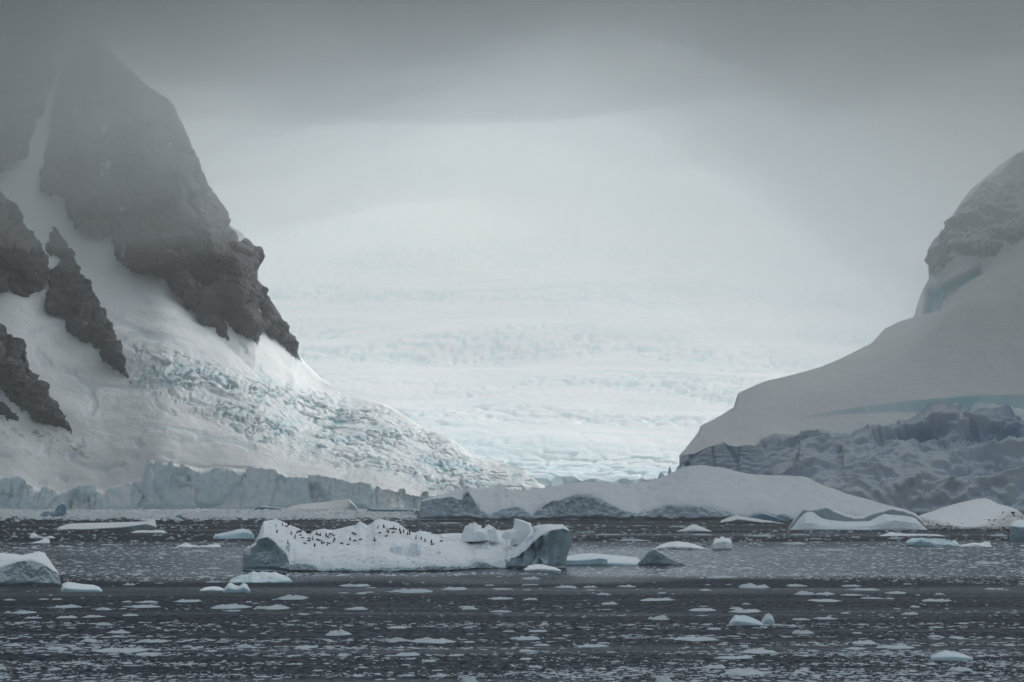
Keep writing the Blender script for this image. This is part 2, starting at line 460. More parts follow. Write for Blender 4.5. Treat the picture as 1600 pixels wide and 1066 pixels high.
    # ice front: flat broken faces with vertical joints
    qc = P / np.array([40, 90, 170])
    g1, g2, gid = worley(qc + 0.10 * fbm(P / 18, 2)[..., None])
    h1, h2, hid = worley(P / np.array([9, 20, 15]) + 0.2 * fbm(P / 9, 2)[..., None])
    frontd = 17 * (gid - 0.5) - 2 * (1 - sstep(0, 0.05, g2 - g1)) + 4.5 * (hid - 0.5) + 0.9 * fbm(P / np.array([4, 4, 9]), 4) + 3.0 * ridged(P / np.array([30, 30, 20]) + 5, 3)
    k1, k2, kid = worley(np.stack([P[..., 0] + P[..., 2] * .25, P[..., 1], P[..., 2]], -1) / np.array([26, 40, 60]) + 0.3 * fbm(P / 30, 2)[..., None])
    sk = np.stack([P[..., 0] - 0.45 * P[..., 2], P[..., 1], P[..., 2] + 0.45 * P[..., 0]], -1)
    rk = 8 * ridged(sk / np.array([34, 60, 300]), 3, 0.5) + 10 * ridged(P / np.array([90, 110, 220]), 4, 0.45) + 9 * (kid - 0.5) - 4 * (1 - sstep(0, 0.15, k2 - k1)) + 3.0 * ridged(sk / np.array([9, 12, 30]), 3)
    amp_c = sstep(0, 0.08, lf.t) * (1 - 0.5 * sstep(0.9, 1.0, lf.t))
    disp = np.where(cl, frontd * amp_c, (1 - wr) * (snow * (1 - wi) * (lf.seg > 1) + ser * wi * 0.75) + wr * rk) * top
    lowm = (lf.seg == 2)
    disp = disp * (1 - 0.6 * lowm)
    disp[lf.seg == 0] = 0
    lf.push(disp)
    lf.ice = np.where(cl, 0.45 + 0.8 * (gid - 0.5) + 0.9 * (1 - sstep(0, 0.10, g2 - g1)) + 0.5 * fbm(P / 25, 3), wi * (0.25 + 0.55 * (1 - crev) + 0.45 * fbm(q / np.array([30, 40, 14]), 3)) + 0.35 * sstep(0.58, 0.7, line) * sstep(400, 560, py) * (lf.seg > 1))
    dirt_zone = sstep(-20, 20, poly_sd([(0, 640), (60, 655), (150, 700), (200, 735), (120, 725), (40, 705), (0, 690)], px, py))
    spots = sstep(0.48, 0.7, fbm(np.stack([px / 22, py / 9, px * 0], -1), 4)) * (sstep(-10, 10, poly_sd([(600, 655), (660, 665), (700, 720), (700, 765), (640, 720)], px, py)) * 1.0 + 0.12 * wi)
    lf.dirt = dirt_zone * sstep(0.05, 0.5, fbm(np.stack([(px + py) / 60, (py - 0.6 * px) / 9, px * 0], -1), 3)) * 0.8 + spots * 0.7
    parts = [("rock_face", r, [M_ROCK]) for r in rocks]
    parts.append(("ice_cliff", cl & front_rows, [M_CLIFF]))
    o = lf.build("mountain", [M_SNOW], parts=parts)
    tag(o, "steep snow mountain with dark rock buttresses and an icefall, ending in an ice cliff at the water", "mountain", kind="structure")
    return o
make_left_mountain()

# ------------------------------------------------------------------ setting: far glacier
def make_glacier():
    xs = np.arange(-150, 1760, 2.6)
    rows = [('w', 3050, -3.0), ('w', 3050, 0.0), ('p', 752, 3062), ('p', 722, 3220), ('p', 690, 3420), ('p', 640, 3950), ('p', 560, 4650), ('p', 470, 5400), ('p', 380, 6250), ('p', 280, 7200), ('p', 120, 8300)]
    lf = Loft(xs, rows, [1, 22, 34, 40, 48, 50, 46, 40, 34, 20], back=500, nback=3)
    px, py, P = lf.px, lf.py, lf.P
    w = np.stack([P[..., 0], P[..., 1], P[..., 1] * 0], -1)
    swell = 26 * fbm(w / np.array([900, 520, 1]), 3)
    warp = 60 * fbm(w / 500, 2)
    f1, f2, cid = worley((w + warp[..., None] * np.array([0.3, 1, 0])) / np.array([70, 46, 1]))
    crev = 1 - sstep(0.0, 0.17, f2 - f1)
    band = ridged((w + warp[..., None] * np.array([0, 1, 0])) / np.array([420, 95, 1]), 3)
    zone = sstep(0.02, 0.5, fbm(w / np.array([700, 330, 1]) + 4.0, 3) + 0.12)       # broken fields between smoother ones
    near = 1 - sstep(3150, 3700, P[..., 1])
    amp = np.clip(zone + near, 0, 1)
    fade = 1 - 0.5 * sstep(3900, 6000, P[..., 1])
    disp = swell * (0.5 + 0.5 * fade) + (3.5 * band * (0.35 + amp * 0.65) + amp * (5 * (cid - 0.5) - 6 * crev) + 2.0 * fbm(w / 22, 3) * (0.3 + amp)) * fade
    cl = (lf.seg == 1)
    g1, g2, gid = worley(P / np.array([28, 40, 40]))
    disp = np.where(cl, 9 * (gid - 0.5) - 6 * (1 - sstep(0, 0.15, g2 - g1)) + 3 * fbm(P / 9, 3), disp)
    disp[lf.seg == 0] = 0
    disp = disp * np.where(lf.seg > 9, 0, 1)
    lf.push(disp)
    lf.ice = np.where(cl, 0.7, (amp * (0.12 + 0.75 * crev + 0.2 * (cid - 0.5)) + 0.45 * near + 0.35 * sstep(0.45, 0.62, band)) * (0.7 + 0.3 * fade))
    o = lf.build("glacier", [M_FAR])
    tag(o, "broad white crevassed glacier filling the valley and fading up into fog", "glacier", kind="structure")
make_glacier()

# ------------------------------------------------------------------ setting: right snow dome with ice cliff
def make_right_hill():
    xs = np.arange(1062, 1850, 1.7)
    base = [(1062, 1600), (1200, 1590), (1300, 1570), (1850, 1530)]
    cliff = [(1062, 716), (1066, 711), (1087, 709), (1104, 700), (1122, 695), (1131, 691), (1138, 696), (1153, 698), (1167, 695), (1180, 696), (1192, 684), (1204, 680), (1217, 684), (1231, 690), (1250, 690),
             (1266, 690), (1300, 700), (1320, 705), (1345, 695), (1365, 690), (1382, 684), (1436, 662), (1467, 649), (1490, 660), (1512, 664), (1532, 652), (1574, 652), (1600, 665), (1700, 655), (1850, 640)]
    blow = [(1062, 715), (1066, 709.5), (1100, 688), (1150, 674), (1200, 664), (1240, 656), (1306, 646), (1390, 643), (1432, 645), (1495, 650), (1532, 648), (1565, 646), (1600, 644), (1850, 630)]
    bup = [(1062, 714), (1066, 708.5), (1100, 686), (1150, 670), (1200, 660), (1240, 653), (1285, 644), (1355, 633), (1460, 621), (1600, 614), (1850, 600)]
    skyc = [(1062, 713), (1066, 708), (1072, 700), (1083, 685), (1092, 674), (1094, 666), (1101, 662), (1112, 657), (1130, 647), (1147, 636), (1149, 628), (1151, 621), (1154, 614), (1197, 595), (1236, 586), (1281, 574),
            (1313, 561), (1362, 536), (1382, 514), (1403, 503), (1428, 495), (1434, 472), (1442, 452), (1457, 425), (1462, 395), (1464, 374), (1482, 352), (1496, 324), (1515, 297), (1548, 270), (1572, 250), (1600, 233),
            (1700, 150), (1850, 60)]
    gx = np.arange(1062, 1851, 2.0)
    bd = cv(base, gx)
    sd = cv([(1062, 1625), (1150, 1760), (1313, 1980), (1430, 2140), (1500, 2280), (1600, 2400), (1850, 2600)], gx)
    cd = bd + cv([(1062, 8), (1170, 14), (1250, 60), (1850, 110)], gx)
    lo_d = cd + (sd - cd) * 0.25; up_d = lo_d + 5
    z = lambda v: list(zip(gx, v))
    def soft(v, w):
        k = np.exp(-0.5 * (np.arange(-3 * w, 3 * w + 1) / w) ** 2); k /= k.sum()
        return np.convolve(np.pad(v, 3 * w, mode='reflect', reflect_type='odd'), k, mode='valid')
    us, ss, uds, sds = cv(bup, gx), soft(cv(skyc, gx), 22), up_d, soft(sd, 22)
    mid = np.maximum(us * 0.42 + ss * 0.58, cv(skyc, gx) + 2); mid = np.minimum(mid, us - 0.4)
    lf = Loft(xs, [('w', base, -3.0), ('w', base, 0.0), ('p', cliff, z(cd)), ('p', blow, z(lo_d)), ('p', bup, z(up_d)), ('p', z(mid), z(uds * 0.45 + sds * 0.55)), ('p', skyc, z(sd))], [1, 110, 30, 14, 90, 90], back=900, nback=8,
              bulge=[0, 0, 0, 0, [(1062, 0), (1200, 4), (1400, 5), (1850, 4)], 0])
    px, py, P = lf.px, lf.py, lf.P
    front_rows = np.zeros(px.shape, bool); front_rows[:, :lf.nfront] = True
    cl = lf.seg == 1
    rocky = poly_sd([(1440, 455), (1455, 420), (1456, 365), (1600, 225), (1860, 40), (1860, 330), (1600, 380), (1540, 412), (1500, 405)], px + 6 * fbm(np.stack([px / 20, py / 20, px * 0], -1), 3), py)
    wr = sstep(-4, 12, rocky) * front_rows
    blue = poly_sd([(1440, 490), (1446, 455), (1466, 443), (1530, 414), (1536, 424), (1500, 446), (1472, 470), (1468, 484)], px, py)
    wb = sstep(-2, 4, blue) * front_rows
    # heaped, wind-rolled folds in the cliff, flatter towers at its left end
    wp = np.stack([P[..., 0] + 14 * fbm(P / 50, 2), P[..., 1], P[..., 2] + 8 * fbm(P / 40 + 7, 2)], -1)
    fr_ = ridged(wp / np.array([75, 90, 34]), 3, 0.5); fr2 = ridged(wp / np.array([26, 30, 10]), 3)
    h1, h2, hid = worley(wp / np.array([14, 16, 7]))
    folds = 26 * fr_ + 5.0 * fr2 + 1.6 * fbm(P / np.array([6, 6, 3.5]), 4) + 2.0 * (hid - 0.5)
    e_ = lambda cx, cy_, rx, ry, k=0.0: 1 - sstep(0.55, 1.05, np.hypot((px - cx) / rx, (py - cy_ - k * (px - cx)) / ry) + 0.25 * fbm(np.stack([px / 18, py / 8, px * 0], -1), 3))
    hollow = np.maximum(e_(1428, 690, 62, 13, -0.22), np.maximum(e_(1556, 688, 58, 20, 0.05), e_(1330, 690, 40, 8, -0.1)))
    folds = folds * (1 - 0.9 * hollow) - 9 * hollow
    g1, g2, gid = worley(P / np.array([16, 30, 60]))
    tower = 4 * (gid - 0.5) - 5 * (1 - sstep(0, 0.10, g2 - g1)) + 0.8 * fbm(P / np.array([8, 8, 2.2]), 3)
    wt = 1 - sstep(1178, 1235, px)
    c_amp = (0.5 + 0.5 * sstep(0, 0.15, lf.t)) * (1 - 0.45 * sstep(0.90, 1.0, lf.t))
    bench = (lf.seg == 2) * sstep(1230, 1330, px) * (1 - lf.t) ** 1.5
    snow = 2.2 * fbm(P / 120, 3) + 0.35 * fbm(P / 25, 3)
    rk = 14 * ridged(P / np.array([60, 70, 60]), 4) + 3 * fbm(P / 10, 3)
    top = np.where(lf.seg == 5, 1 - 0.8 * sstep(0.9, 1.0, lf.t), 1.0) * (lf.seg < 6)
    disp = np.where(cl, (wt * tower + (1 - wt) * folds) * c_amp, snow * (lf.seg > 1) * np.where(lf.seg == 3, 0.3, 1) + bench * folds * 0.7) * (1 - wr) + wr * rk
    disp = disp * top - wb * 9
    disp[lf.seg == 0] = 0
    lf.push(disp)
    lf.ice = np.where(cl, np.clip(0.70 - 1.0 * fr_ - 0.5 * fr2 + 0.6 * hollow, 0.0, 1.2) * (1 - wt) + 0.35 * wt, np.where(lf.seg == 3, (0.55 + 0.5 * fbm(P / 40, 3)) * sstep(1235, 1320, px), 0.6 * bench)) + 0.9 * wb
    ff = fbm(P / np.array([9, 9, 3]), 4)
    o = lf.build("snow_hill", [M_SNOW], parts=[("ice_cliff", cl & front_rows, [M_DARK]), ("rock_face", (wr > 0.5), [M_ROCK2])])
    tag(o, "smooth grey snow dome above a crumpled blue grey ice cliff", "snow hill", kind="structure")
make_right_hill()
# ------------------------------------------------------------------ icebergs
def berg(name, label, cat, sky_c, lip, d, th, step=1.0, rough=0.5, lump=0.5, scale=1.0, mats=None, lip_d=0.3, group=None, warp=None, subs=(2, 20, 34), ice_lip=0.9, ice_top=0.0, parent=None, dirt=None, sky_back=0.6, fold=0.0, walls=(), ice_fn=None, extra=None):
    """sky_c: crest, lip: top edge of the front face (both surveyed), d: distance of the waterline in front, th: thickness"""
    xs = np.arange(sky_c[0][0], sky_c[-1][0] + step * 0.5, step)
    dd = cv(d, xs); gx = list(xs)
    z = lambda v: list(zip(gx, v))
    tap = np.clip(np.minimum(xs - xs[0], xs[-1] - xs) / (0.12 * (xs[-1] - xs[0])), 0, 1) ** 0.6
    thv = cv(th, xs) * (0.15 + 0.85 * tap)
    front_d = dd + 0.3 * cv(th, xs) * (1 - tap) 
    lipv = np.maximum(cv(lip, xs), cv(sky_c, xs) + 0.05)
    lf = Loft(xs, [('w', z(front_d), -2.0 * scale), ('w', z(front_d), 0.0), ('p', z(lipv), z(front_d + lip_d * scale)), ('p', sky_c, z(front_d + thv * sky_back))], subs, back=z(thv * (1 - sky_back) + 0.2), nback=6)
    P = lf.P
    cl = lf.seg == 1
    amp = np.where(lf.seg == 0, 0, np.where(lf.seg == 2, 1 - 0.75 * sstep(0.85, 1.0, lf.t), np.where(lf.seg >= 3, (1 - lf.t) * 0.5 + 0.1, 1)))
    amp = amp * (0.1 + 0.9 * np.minimum(tap, 1))[:, None]
    q = P / scale
    f1, f2, cid = worley(q / np.array([2.6, 3.0, 2.2]) + 0.3 * fbm(q / 3, 2)[..., None])
    dsp = np.where(cl, rough * (-1.3 * np.exp(-((lf.t - 0.05) / 0.06) ** 2) + 0.9 * ridged(q / np.array([2.4, 2.4, 4.6]), 4) + 0.6 * (cid - 0.5) + 0.25 * fbm(q / 0.6, 2)), lump * (0.9 * fbm(q / 5.0, 3) + 0.5 * (cid - 0.5) * lump + 0.25 * fbm(q / 1.1, 3)))
    if fold: dsp = dsp + np.where(cl, 0, fold * (ridged(q / np.array([9, 12, 3.0]), 2) - 0.3))
    if extra is not None: dsp = dsp + extra(lf, cl)
    lf.push(dsp * amp * scale)
    edge = np.where(lf.seg == 1, 1.0, np.where(lf.seg == 2, np.exp(-lf.t * 9), 0.3))
    lf.ice = np.clip(ice_lip * edge + ice_top * (0.6 + 0.8 * fbm(q / 4.0, 3)), 0, 1.3)
    if dirt is not None: lf.dirt = dirt(lf)
    if warp is not None: lf.P[..., 0] += warp(lf)
    if ice_fn is not None: lf.ice = ice_fn(lf)
    px0 = lf.px.copy()
    o = lf.build(name, mats or [M_BERG], parent=parent, parts=[('ice_wall', cl & (px0 >= a_) & (px0 <= b_), mats or [M_BERG]) for a_, b_ in walls])
    if parent is None: tag(o, label, cat, group)
    return o

def shard(name, px, py_base, w, h, d, parent=None, seed=0, mats=None, depth=0.8, lean=0.0, sink=0.15, peaks=2, ice=0.5):
    """a broken block of ice: facetted hull, then chipped and roughened"""
    rr = np.random.RandomState(seed)
    base = at(px, py_base, d); W = w * d / F_PX; H = h * d / F_PX; D = W * depth
    bm = bmesh.new()
    nb = 6 + seed % 3
    for k in range(nb):
        a = k / nb * 2 * math.pi + rr.uniform(-.35, .35)
        bm.verts.new((math.cos(a) * W / 2 * rr.uniform(.8, 1.0), math.sin(a) * D / 2 * rr.uniform(.8, 1), -sink * H))
        bm.verts.new((math.cos(a) * W / 2 * rr.uniform(.45, .95) + lean * W * .4, math.sin(a) * D / 2 * rr.uniform(.5, .95), H * rr.uniform(.15, .75)))
    for k in range(peaks):
        u = (k + 0.5) / peaks - 0.5
        bm.verts.new((u * W * 0.55 + rr.uniform(-.1, .1) * W + lean * W, rr.uniform(-.15, .15) * D, H * (1.0 if k == seed % peaks else rr.uniform(.75, .95))))
    bmesh.ops.convex_hull(bm, input=bm.verts[:])
    bmesh.ops.subdivide_edges(bm, edges=bm.edges[:], cuts=3, use_grid_fill=True)
    bmesh.ops.triangulate(bm, faces=bm.faces[:])
    co = np.array([v.co[:] for v in bm.verts]); n = np.array([v.normal[:] for v in bm.verts])
    s = max(W, H) * 0.35
    off = (0.13 * ridged(co / s + seed, 3) + 0.06 * fbm(co / (s * .3) + seed, 2) - 0.07) * min(W, H)
    for v, o_, nn in zip(bm.verts, off, n): v.co = v.co + Vector(nn) * float(o_)
    me = bpy.data.meshes.new(name); bm.to_mesh(me); bm.free()
    me.polygons.foreach_set("use_smooth", np.ones(len(me.polygons), bool))
    try: me.set_sharp_from_angle(angle=math.radians(28))
    except Exception: pass
    a_ = me.attributes.new("ice", 'FLOAT', 'POINT'); a_.data.foreach_set("value", np.full(len(me.vertices), ice, np.float32))
    for m in (mats or [M_BLUE]): me.materials.append(m)
    o = link(name, me, parent)
    loc = Vector([float(v) for v in base])
    o.location = loc - (parent.location if parent else Vector((0, 0, 0)))
    return o

def make_big_berg():
    sky_c = [(654, 811), (658, 783), (668, 779), (690, 773), (700, 768), (712, 764), (725, 764), (730, 758), (733, 763), (760, 763), (772, 761), (783, 755), (789, 760), (792, 768), (810, 767), (850, 763), (880, 756), (900, 754),
             (930, 754), (960, 757), (990, 755), (1012, 753), (1030, 748), (1045, 740),
             (1060, 733), (1075, 729), (1085, 728), (1100, 727), (1130, 731), (1160, 738), (1180, 742), (1210, 744), (1250, 744), (1262, 747), (1290, 760), (1310, 766), (1325, 772), (1370, 785), (1400, 792), (1420, 798), (1430, 812)]
    lip = [(654, 811), (658, 784), (670, 781), (698, 777), (707, 776), (716, 781), (722, 783), (725, 773), (731, 768), (737, 776), (744, 788), (751, 800), (759, 806), (768, 805), (782, 798), (791, 795),
           (805, 792), (815, 799), (826, 809), (833, 807), (853, 792), (880, 781), (897, 775), (912, 774), (927, 776), (941, 780), (950, 788), (965, 796), (984, 803), (997, 808), (1010, 802), (1040, 795),
           (1100, 793), (1130, 799), (1150, 808), (1170, 806), (1190, 803), (1215, 808), (1240, 811), (1430, 811)]
    lip = sorted(lip)
    d = [(654, 1150), (700, 1155), (900, 1165), (1100, 1165), (1430, 1165)]
    th = [(654, 50), (720, 90), (800, 140), (1000, 150), (1200, 130), (1430, 60)]
    o = berg("iceberg", "long low snowy iceberg with a dark arched ice face in front of the glacier", "iceberg", sky_c, lip, d, th, step=1.2, rough=0.7, lump=0.5, scale=4.0, mats=[M_BIG], lip_d=0.8, subs=(2, 36, 60),
             fold=0.55, ice_lip=0.95, walls=[(640, 757), (815, 1000)])
    for k, (px, py, w, h) in enumerate([(1034, 750, 17, 13), (1046, 747, 10, 20), (1060, 744, 13, 18), (1068, 741, 13, 15), (1024, 752, 14, 6), (1053, 747, 10, 9)]):
        shard("ice_pinnacle", px, py, w, h, 1268, o, seed=60 + k, mats=[M_PINN], peaks=2 if k % 2 else 1, ice=.8, sink=.4, depth=1.0)
    return o

M_PINN = ice_material("blue_pinnacle_ice", size=6.0, steep=0.6, ice=(0.56, 0.70, 0.80), bump=0.4)
M_BIG = ice_material("weathered_berg_snow", size=12.0, steep=1.0, ice=(0.42, 0.53, 0.62), bump=0.45, snow=(0.87, 0.89, 0.92))
make_big_berg()

def main_hollows(lf, cl):
    g = lambda x, y, rx, ry: np.exp(-((lf.px - x) / rx) ** 2 - ((lf.py - y) / ry) ** 2)
    h = -2.6 * g(838, 866, 22, 18) - 1.6 * g(868, 852, 8, 22) - 2.0 * g(412, 862, 14, 16) + 0.7 * np.sin(lf.px / 2.7 + 2 * fbm(lf.P / 5, 2)) * (lf.px > 800)
    snow = -0.8 * g(640, 862, 30, 8) - 0.7 * g(575, 850, 22, 8) - 0.8 * g(735, 850, 14, 14) + 0.6 * g(690, 862, 22, 10) + 0.5 * g(520, 868, 40, 8)
    return np.where(cl, h, snow)

def make_main_berg():
    sky_c = [(380, 866), (383, 861), (388, 857), (399, 849), (402, 842), (405, 834), (407, 826), (410, 819), (412, 814.5), (418, 813.5), (426, 812), (435, 813), (443, 816.5), (451, 820), (460, 823.5), (468, 827), (476, 831), (482, 833),
             (493, 829), (500, 827), (507, 826), (513, 827), (519, 828), (528, 826), (545, 822), (554, 821), (563, 817), (572, 821), (580, 818), (586, 812), (594, 811), (605, 813), (612, 814), (617, 815), (622, 817), (631, 824), (640, 831), (648, 832), (657, 829), (661, 831), (667, 834),
             (690, 835), (707, 833), (725, 833), (744, 829), (760, 828), (777, 828), (802, 828), (830, 824), (840, 821), (853, 819), (865, 819.5), (874, 819), (882, 827), (886, 834), (888, 845)]
    lip = [(380, 868), (383, 862), (388, 859), (399, 851), (402, 843), (410, 841), (418, 841), (426, 844), (434, 850), (440, 857), (447, 865), (452, 882), (456, 883), (463, 881), (472, 881.5), (481, 882.5), (493, 887), (500, 890), (560, 890.5), (650, 888), (700, 886), (728, 886),
           (735, 885), (742, 879), (750, 879.5), (760, 881.5), (772, 886), (790, 885.5), (793, 879), (800, 874), (809, 869), (818, 862), (826, 855), (836, 845), (846, 837), (861, 829.5), (874, 826.5), (884, 830), (888, 846)]
    d = [(380, 372), (400, 368), (450, 368), (600, 367), (700, 372), (750, 384), (800, 386), (850, 382), (880, 384), (888, 386)]
    th = [(380, 24), (420, 46), (600, 50), (700, 44), (800, 34), (850, 22), (888, 14)]
    def wp(lf):       # the right end leans out over the water
        k = sstep(850, 886, lf.px) * (1 - sstep(830, 882, lf.py))
        return 0.85 * k - 0.5 * sstep(850, 886, lf.px) * sstep(840, 882, lf.py)
    o = berg("iceberg", "snow covered iceberg carrying a colony of penguins, dark ice wall at its right end", "iceberg", sky_c, lip, d, th, step=0.7, rough=0.55, lump=0.50, scale=1.0, mats=[M_MAIN], lip_d=0.5, subs=(2, 44, 90), walls=[(370, 505), (725, 900)],
             fold=0.22, extra=main_hollows, ice_fn=lambda lf: lf.ice * np.where(lf.px < 460, 0.72, 1.0) + np.where(lf.seg == 1, 0.35 * fbm(lf.P / np.array([3, 3, 4.5]), 3), 0),
             warp=wp, sky_back=0.62, ice_lip=1.0)
    # blocks and rubble of ice standing on the snow
    for k, (px, py, w, h, dz, ice, pk) in enumerate([(739, 836, 44, 20, 400, .12, 2), (767, 836, 36, 16, 399, .12, 1), (817, 837, 48, 27, 396, .2, 2), (752, 838, 30, 12, 396, .15, 1), (797, 836, 30, 10, 395, .15, 1), (563, 833, 42, 19, 396, .7, 1), (617, 871, 28, 24, 380, .75, 1), (648, 868, 26, 24, 384, .75, 1),
                                                     (607, 856, 20, 9, 388, .6, 2), (793, 838, 16, 9, 394, .5, 2), (690, 843, 26, 8, 397, .5, 2), (704, 848, 18, 7, 394, .5, 2), (665, 836, 22, 6, 402, .3, 2), (840, 828, 18, 8, 391, .4, 2), (388, 862, 10, 10, 372, .6, 1)]):
        shard("ice_block", px, py, w, h, dz, o, seed=40 + k, ice=ice, peaks=pk, lean=(0.12 if k in (0, 4) else -0.1 if k == 2 else 0.0), sink=0.5, mats=[M_BLUE2])
    rr = np.random.RandomState(3)
    for k in range(46):
        if k < 28: px, py = rr.uniform(540, 690), rr.uniform(858, 887)
        else: px, py = rr.uniform(735, 830), rr.uniform(832, 862)
        dz = 368 + (888 - py) * 0.65 + (12 if px > 720 else 0)
        s = rr.uniform(2, 7)
        place_on(shard("ice_block", px, py, s * 1.5, s * 0.75, dz, o, seed=100 + k, ice=rr.uniform(.3, 1.0), peaks=1, sink=0.4, mats=[M_BLUE2]), o, px, py)
    return o

def berg_bvh(o):
    dg = bpy.context.evaluated_depsgraph_get()
    bm = bmesh.new(); bm.from_mesh(o.data); bm.transform(Matrix.Translation(o.location))
    t = BVHTree.FromBMesh(bm); bm.free(); return t
_bvh = {}
def ground(o, px, py):
    if o.name not in _bvh: _bvh[o.name] = berg_bvh(o)
    p = at(px, py, 100.0); dirv = (Vector([float(v) for v in p]) - cam.location).normalized()
    hit, nrm, _, _ = _bvh[o.name].ray_cast(cam.location, dirv)
    return hit, nrm
def place_on(s, o, px, py):
    hit, _ = ground(o, px, py)
    if hit is not None: s.location = hit - o.location

M_MAIN = ice_material("penguin_berg_snow", size=4.0, steep=1.0, ice=(0.29, 0.41, 0.47), bump=0.4, snow=(0.76, 0.79, 0.83))
M_BLUE2 = ice_material("pale_blue_block_ice", size=2.5, steep=0.5, ice=(0.76, 0.85, 0.91), bump=0.3, snow=(0.92, 0.94, 0.96))
MAIN = make_main_berg()

# smaller bergs, each surveyed on its own
M_GREY = ice_material("grey_berg_ice", size=3.0, steep=1.0, ice=(0.30, 0.38, 0.43), bump=0.45, snow=(0.80, 0.83, 0.86))
M_AQUA = ice_material("aqua_ice", size=2.0, steep=0.9, ice=(0.38, 0.56, 0.65), bump=0.4, snow=(0.78, 0.84, 0.88))
M_DEEP = ice_material("deep_blue_ice", size=3.0, steep=1.0, ice=(0.13, 0.28, 0.40), bump=0.4, snow=(0.72, 0.78, 0.83))
M_TEAL = ice_material("dark_clear_ice", size=2.0, steep=1.0, ice=(0.16, 0.22, 0.26), bump=0.45, snow=(0.55, 0.61, 0.65))  # dark clear ice with dull grey snow

berg("iceberg", "white iceberg with a facetted blue grey front cut off by the left edge", "iceberg",
     [(-130, 900), (-110, 880), (-60, 868), (0, 864), (20, 865), (35, 867), (50, 864), (60, 861), (69, 864), (77, 874), (84, 885), (91, 895), (94, 906), (96, 914)],
     [(-130, 902), (-60, 900), (-10, 893), (10, 885), (25, 879), (40, 877), (50, 876), (60, 879), (67, 882), (76, 888), (85, 894), (91, 901), (96, 915)],
     309, 20, walls=[(-200, 120)], step=0.6, rough=0.55, lump=0.30, mats=[M_GREY], lip_d=2.0, subs=(2, 40, 40))
M_ARCH = ice_material("pale_grooved_ice", size=3.0, steep=0.6, ice=(0.66, 0.78, 0.86), bump=0.35, snow=(0.82, 0.86, 0.90))
GROOVED = berg("iceberg", "pale blue grooved iceberg foot against a grey curved ice wall", "iceberg",
     [(1235, 827), (1239, 824), (1247, 812), (1253, 806), (1258, 802), (1263, 800.5), (1268, 799.5), (1272, 801), (1278, 806), (1285, 810), (1297, 813), (1320, 815), (1345, 815), (1359, 814), (1371, 808), (1382, 803), (1400, 805), (1419, 807), (1431, 810), (1442, 822), (1450, 828)],
     [(1235, 828), (1247, 822), (1258, 817), (1268, 816), (1285, 822), (1320, 824), (1359, 823), (1382, 815), (1400, 814), (1419, 815), (1431, 818), (1450, 828.5)],
     817, 16, step=0.7, rough=0.22, lump=0.45, scale=1.4, mats=[M_ARCH], lip_d=1.2, subs=(2, 22, 34), ice_lip=0.5, ice_top=0.5)
berg("ice_wall", "", "", 
     [(1231, 826), (1238, 816), (1248, 802), (1256, 795), (1266, 796), (1275, 796), (1284, 792), (1290, 792), (1294, 790), (1300, 795), (1310, 798), (1320, 803), (1335, 807), (1350, 806), (1360, 802), (1368, 798), (1375, 796), (1390, 793), (1400, 796), (1410, 795), (1420, 799),
      (1430, 802), (1440, 811), (1450, 827)],
     [(1231, 827), (1238, 818), (1248, 805), (1256, 798), (1266, 798), (1290, 795), (1300, 798), (1320, 806), (1335, 810), (1350, 809), (1368, 802), (1390, 797), (1410, 799), (1430, 806), (1440, 815), (1450, 828)],
     829, 10, step=0.8, rough=0.3, lump=0.4, scale=1.6, mats=[M_GREY], lip_d=0.8, subs=(2, 22, 12), parent=GROOVED)
berg("ice_floe", "long flat snow topped floe, tilted with a dark undercut right end", "ice floe",
     [(89, 827), (92, 823.5), (105, 819), (125, 817.5), (150, 817), (190, 816), (222, 815), (229, 814), (236, 811.5), (240, 810.5), (243, 814), (245, 824)],
     [(89, 828), (105, 827), (130, 827.5), (160, 826), (190, 824), (215, 821), (229, 819), (245, 824)], 815, 16, step=0.7, rough=0.15, lump=0.1, mats=[M_BERG], lip_d=-0.6, subs=(2, 14, 20))
berg("iceberg", "small dark blue iceberg stub standing before the left ice cliff", "iceberg",
     [(61, 807), (66, 801), (70, 799), (78, 799), (86, 798.5), (89, 792), (93, 787), (98, 785), (102, 788), (103, 798), (104, 807)],
     [(61, 807.5), (70, 800), (86, 799.5), (92, 790), (98, 787), (102, 790), (104, 808)], 1310, 20, step=0.5, rough=0.5, lump=0.3, scale=2.0, mats=[M_DEEP], lip_d=1.5, subs=(2, 18, 10))
berg("iceberg", "rounded blue iceberg with a dark right shoulder, left of the penguin iceberg", "iceberg",
     [(333, 840), (336, 835), (341, 834), (350, 832), (360, 830), (372, 827), (380, 826), (388, 828), (394, 832), (397, 837), (398, 842)],
     [(333, 841), (341, 838), (350, 837), (365, 835), (378, 833), (388, 832), (394, 834), (398, 842)], 646, 14, step=0.5, rough=0.3, lump=0.25, mats=[M_AQUA], lip_d=1.5, subs=(2, 18, 16), ice_top=0.5)
berg("ice_floe", "white floe with a deep blue undercut edge behind the dark ice wall", "ice floe",
     [(872, 880), (880, 871), (895, 867), (910, 865), (925, 864.5), (945, 866), (962, 868), (980, 869), (995, 871), (1003, 877), (1006, 883)],
     [(872, 882), (885, 876), (905, 876), (925, 874), (938, 872), (948, 874), (950, 880), (975, 881), (1006, 883)], 402, 12, step=0.6, rough=0.2, lump=0.15, mats=[M_AQUA], lip_d=0.4, subs=(2, 16, 20), ice_lip=1.3)
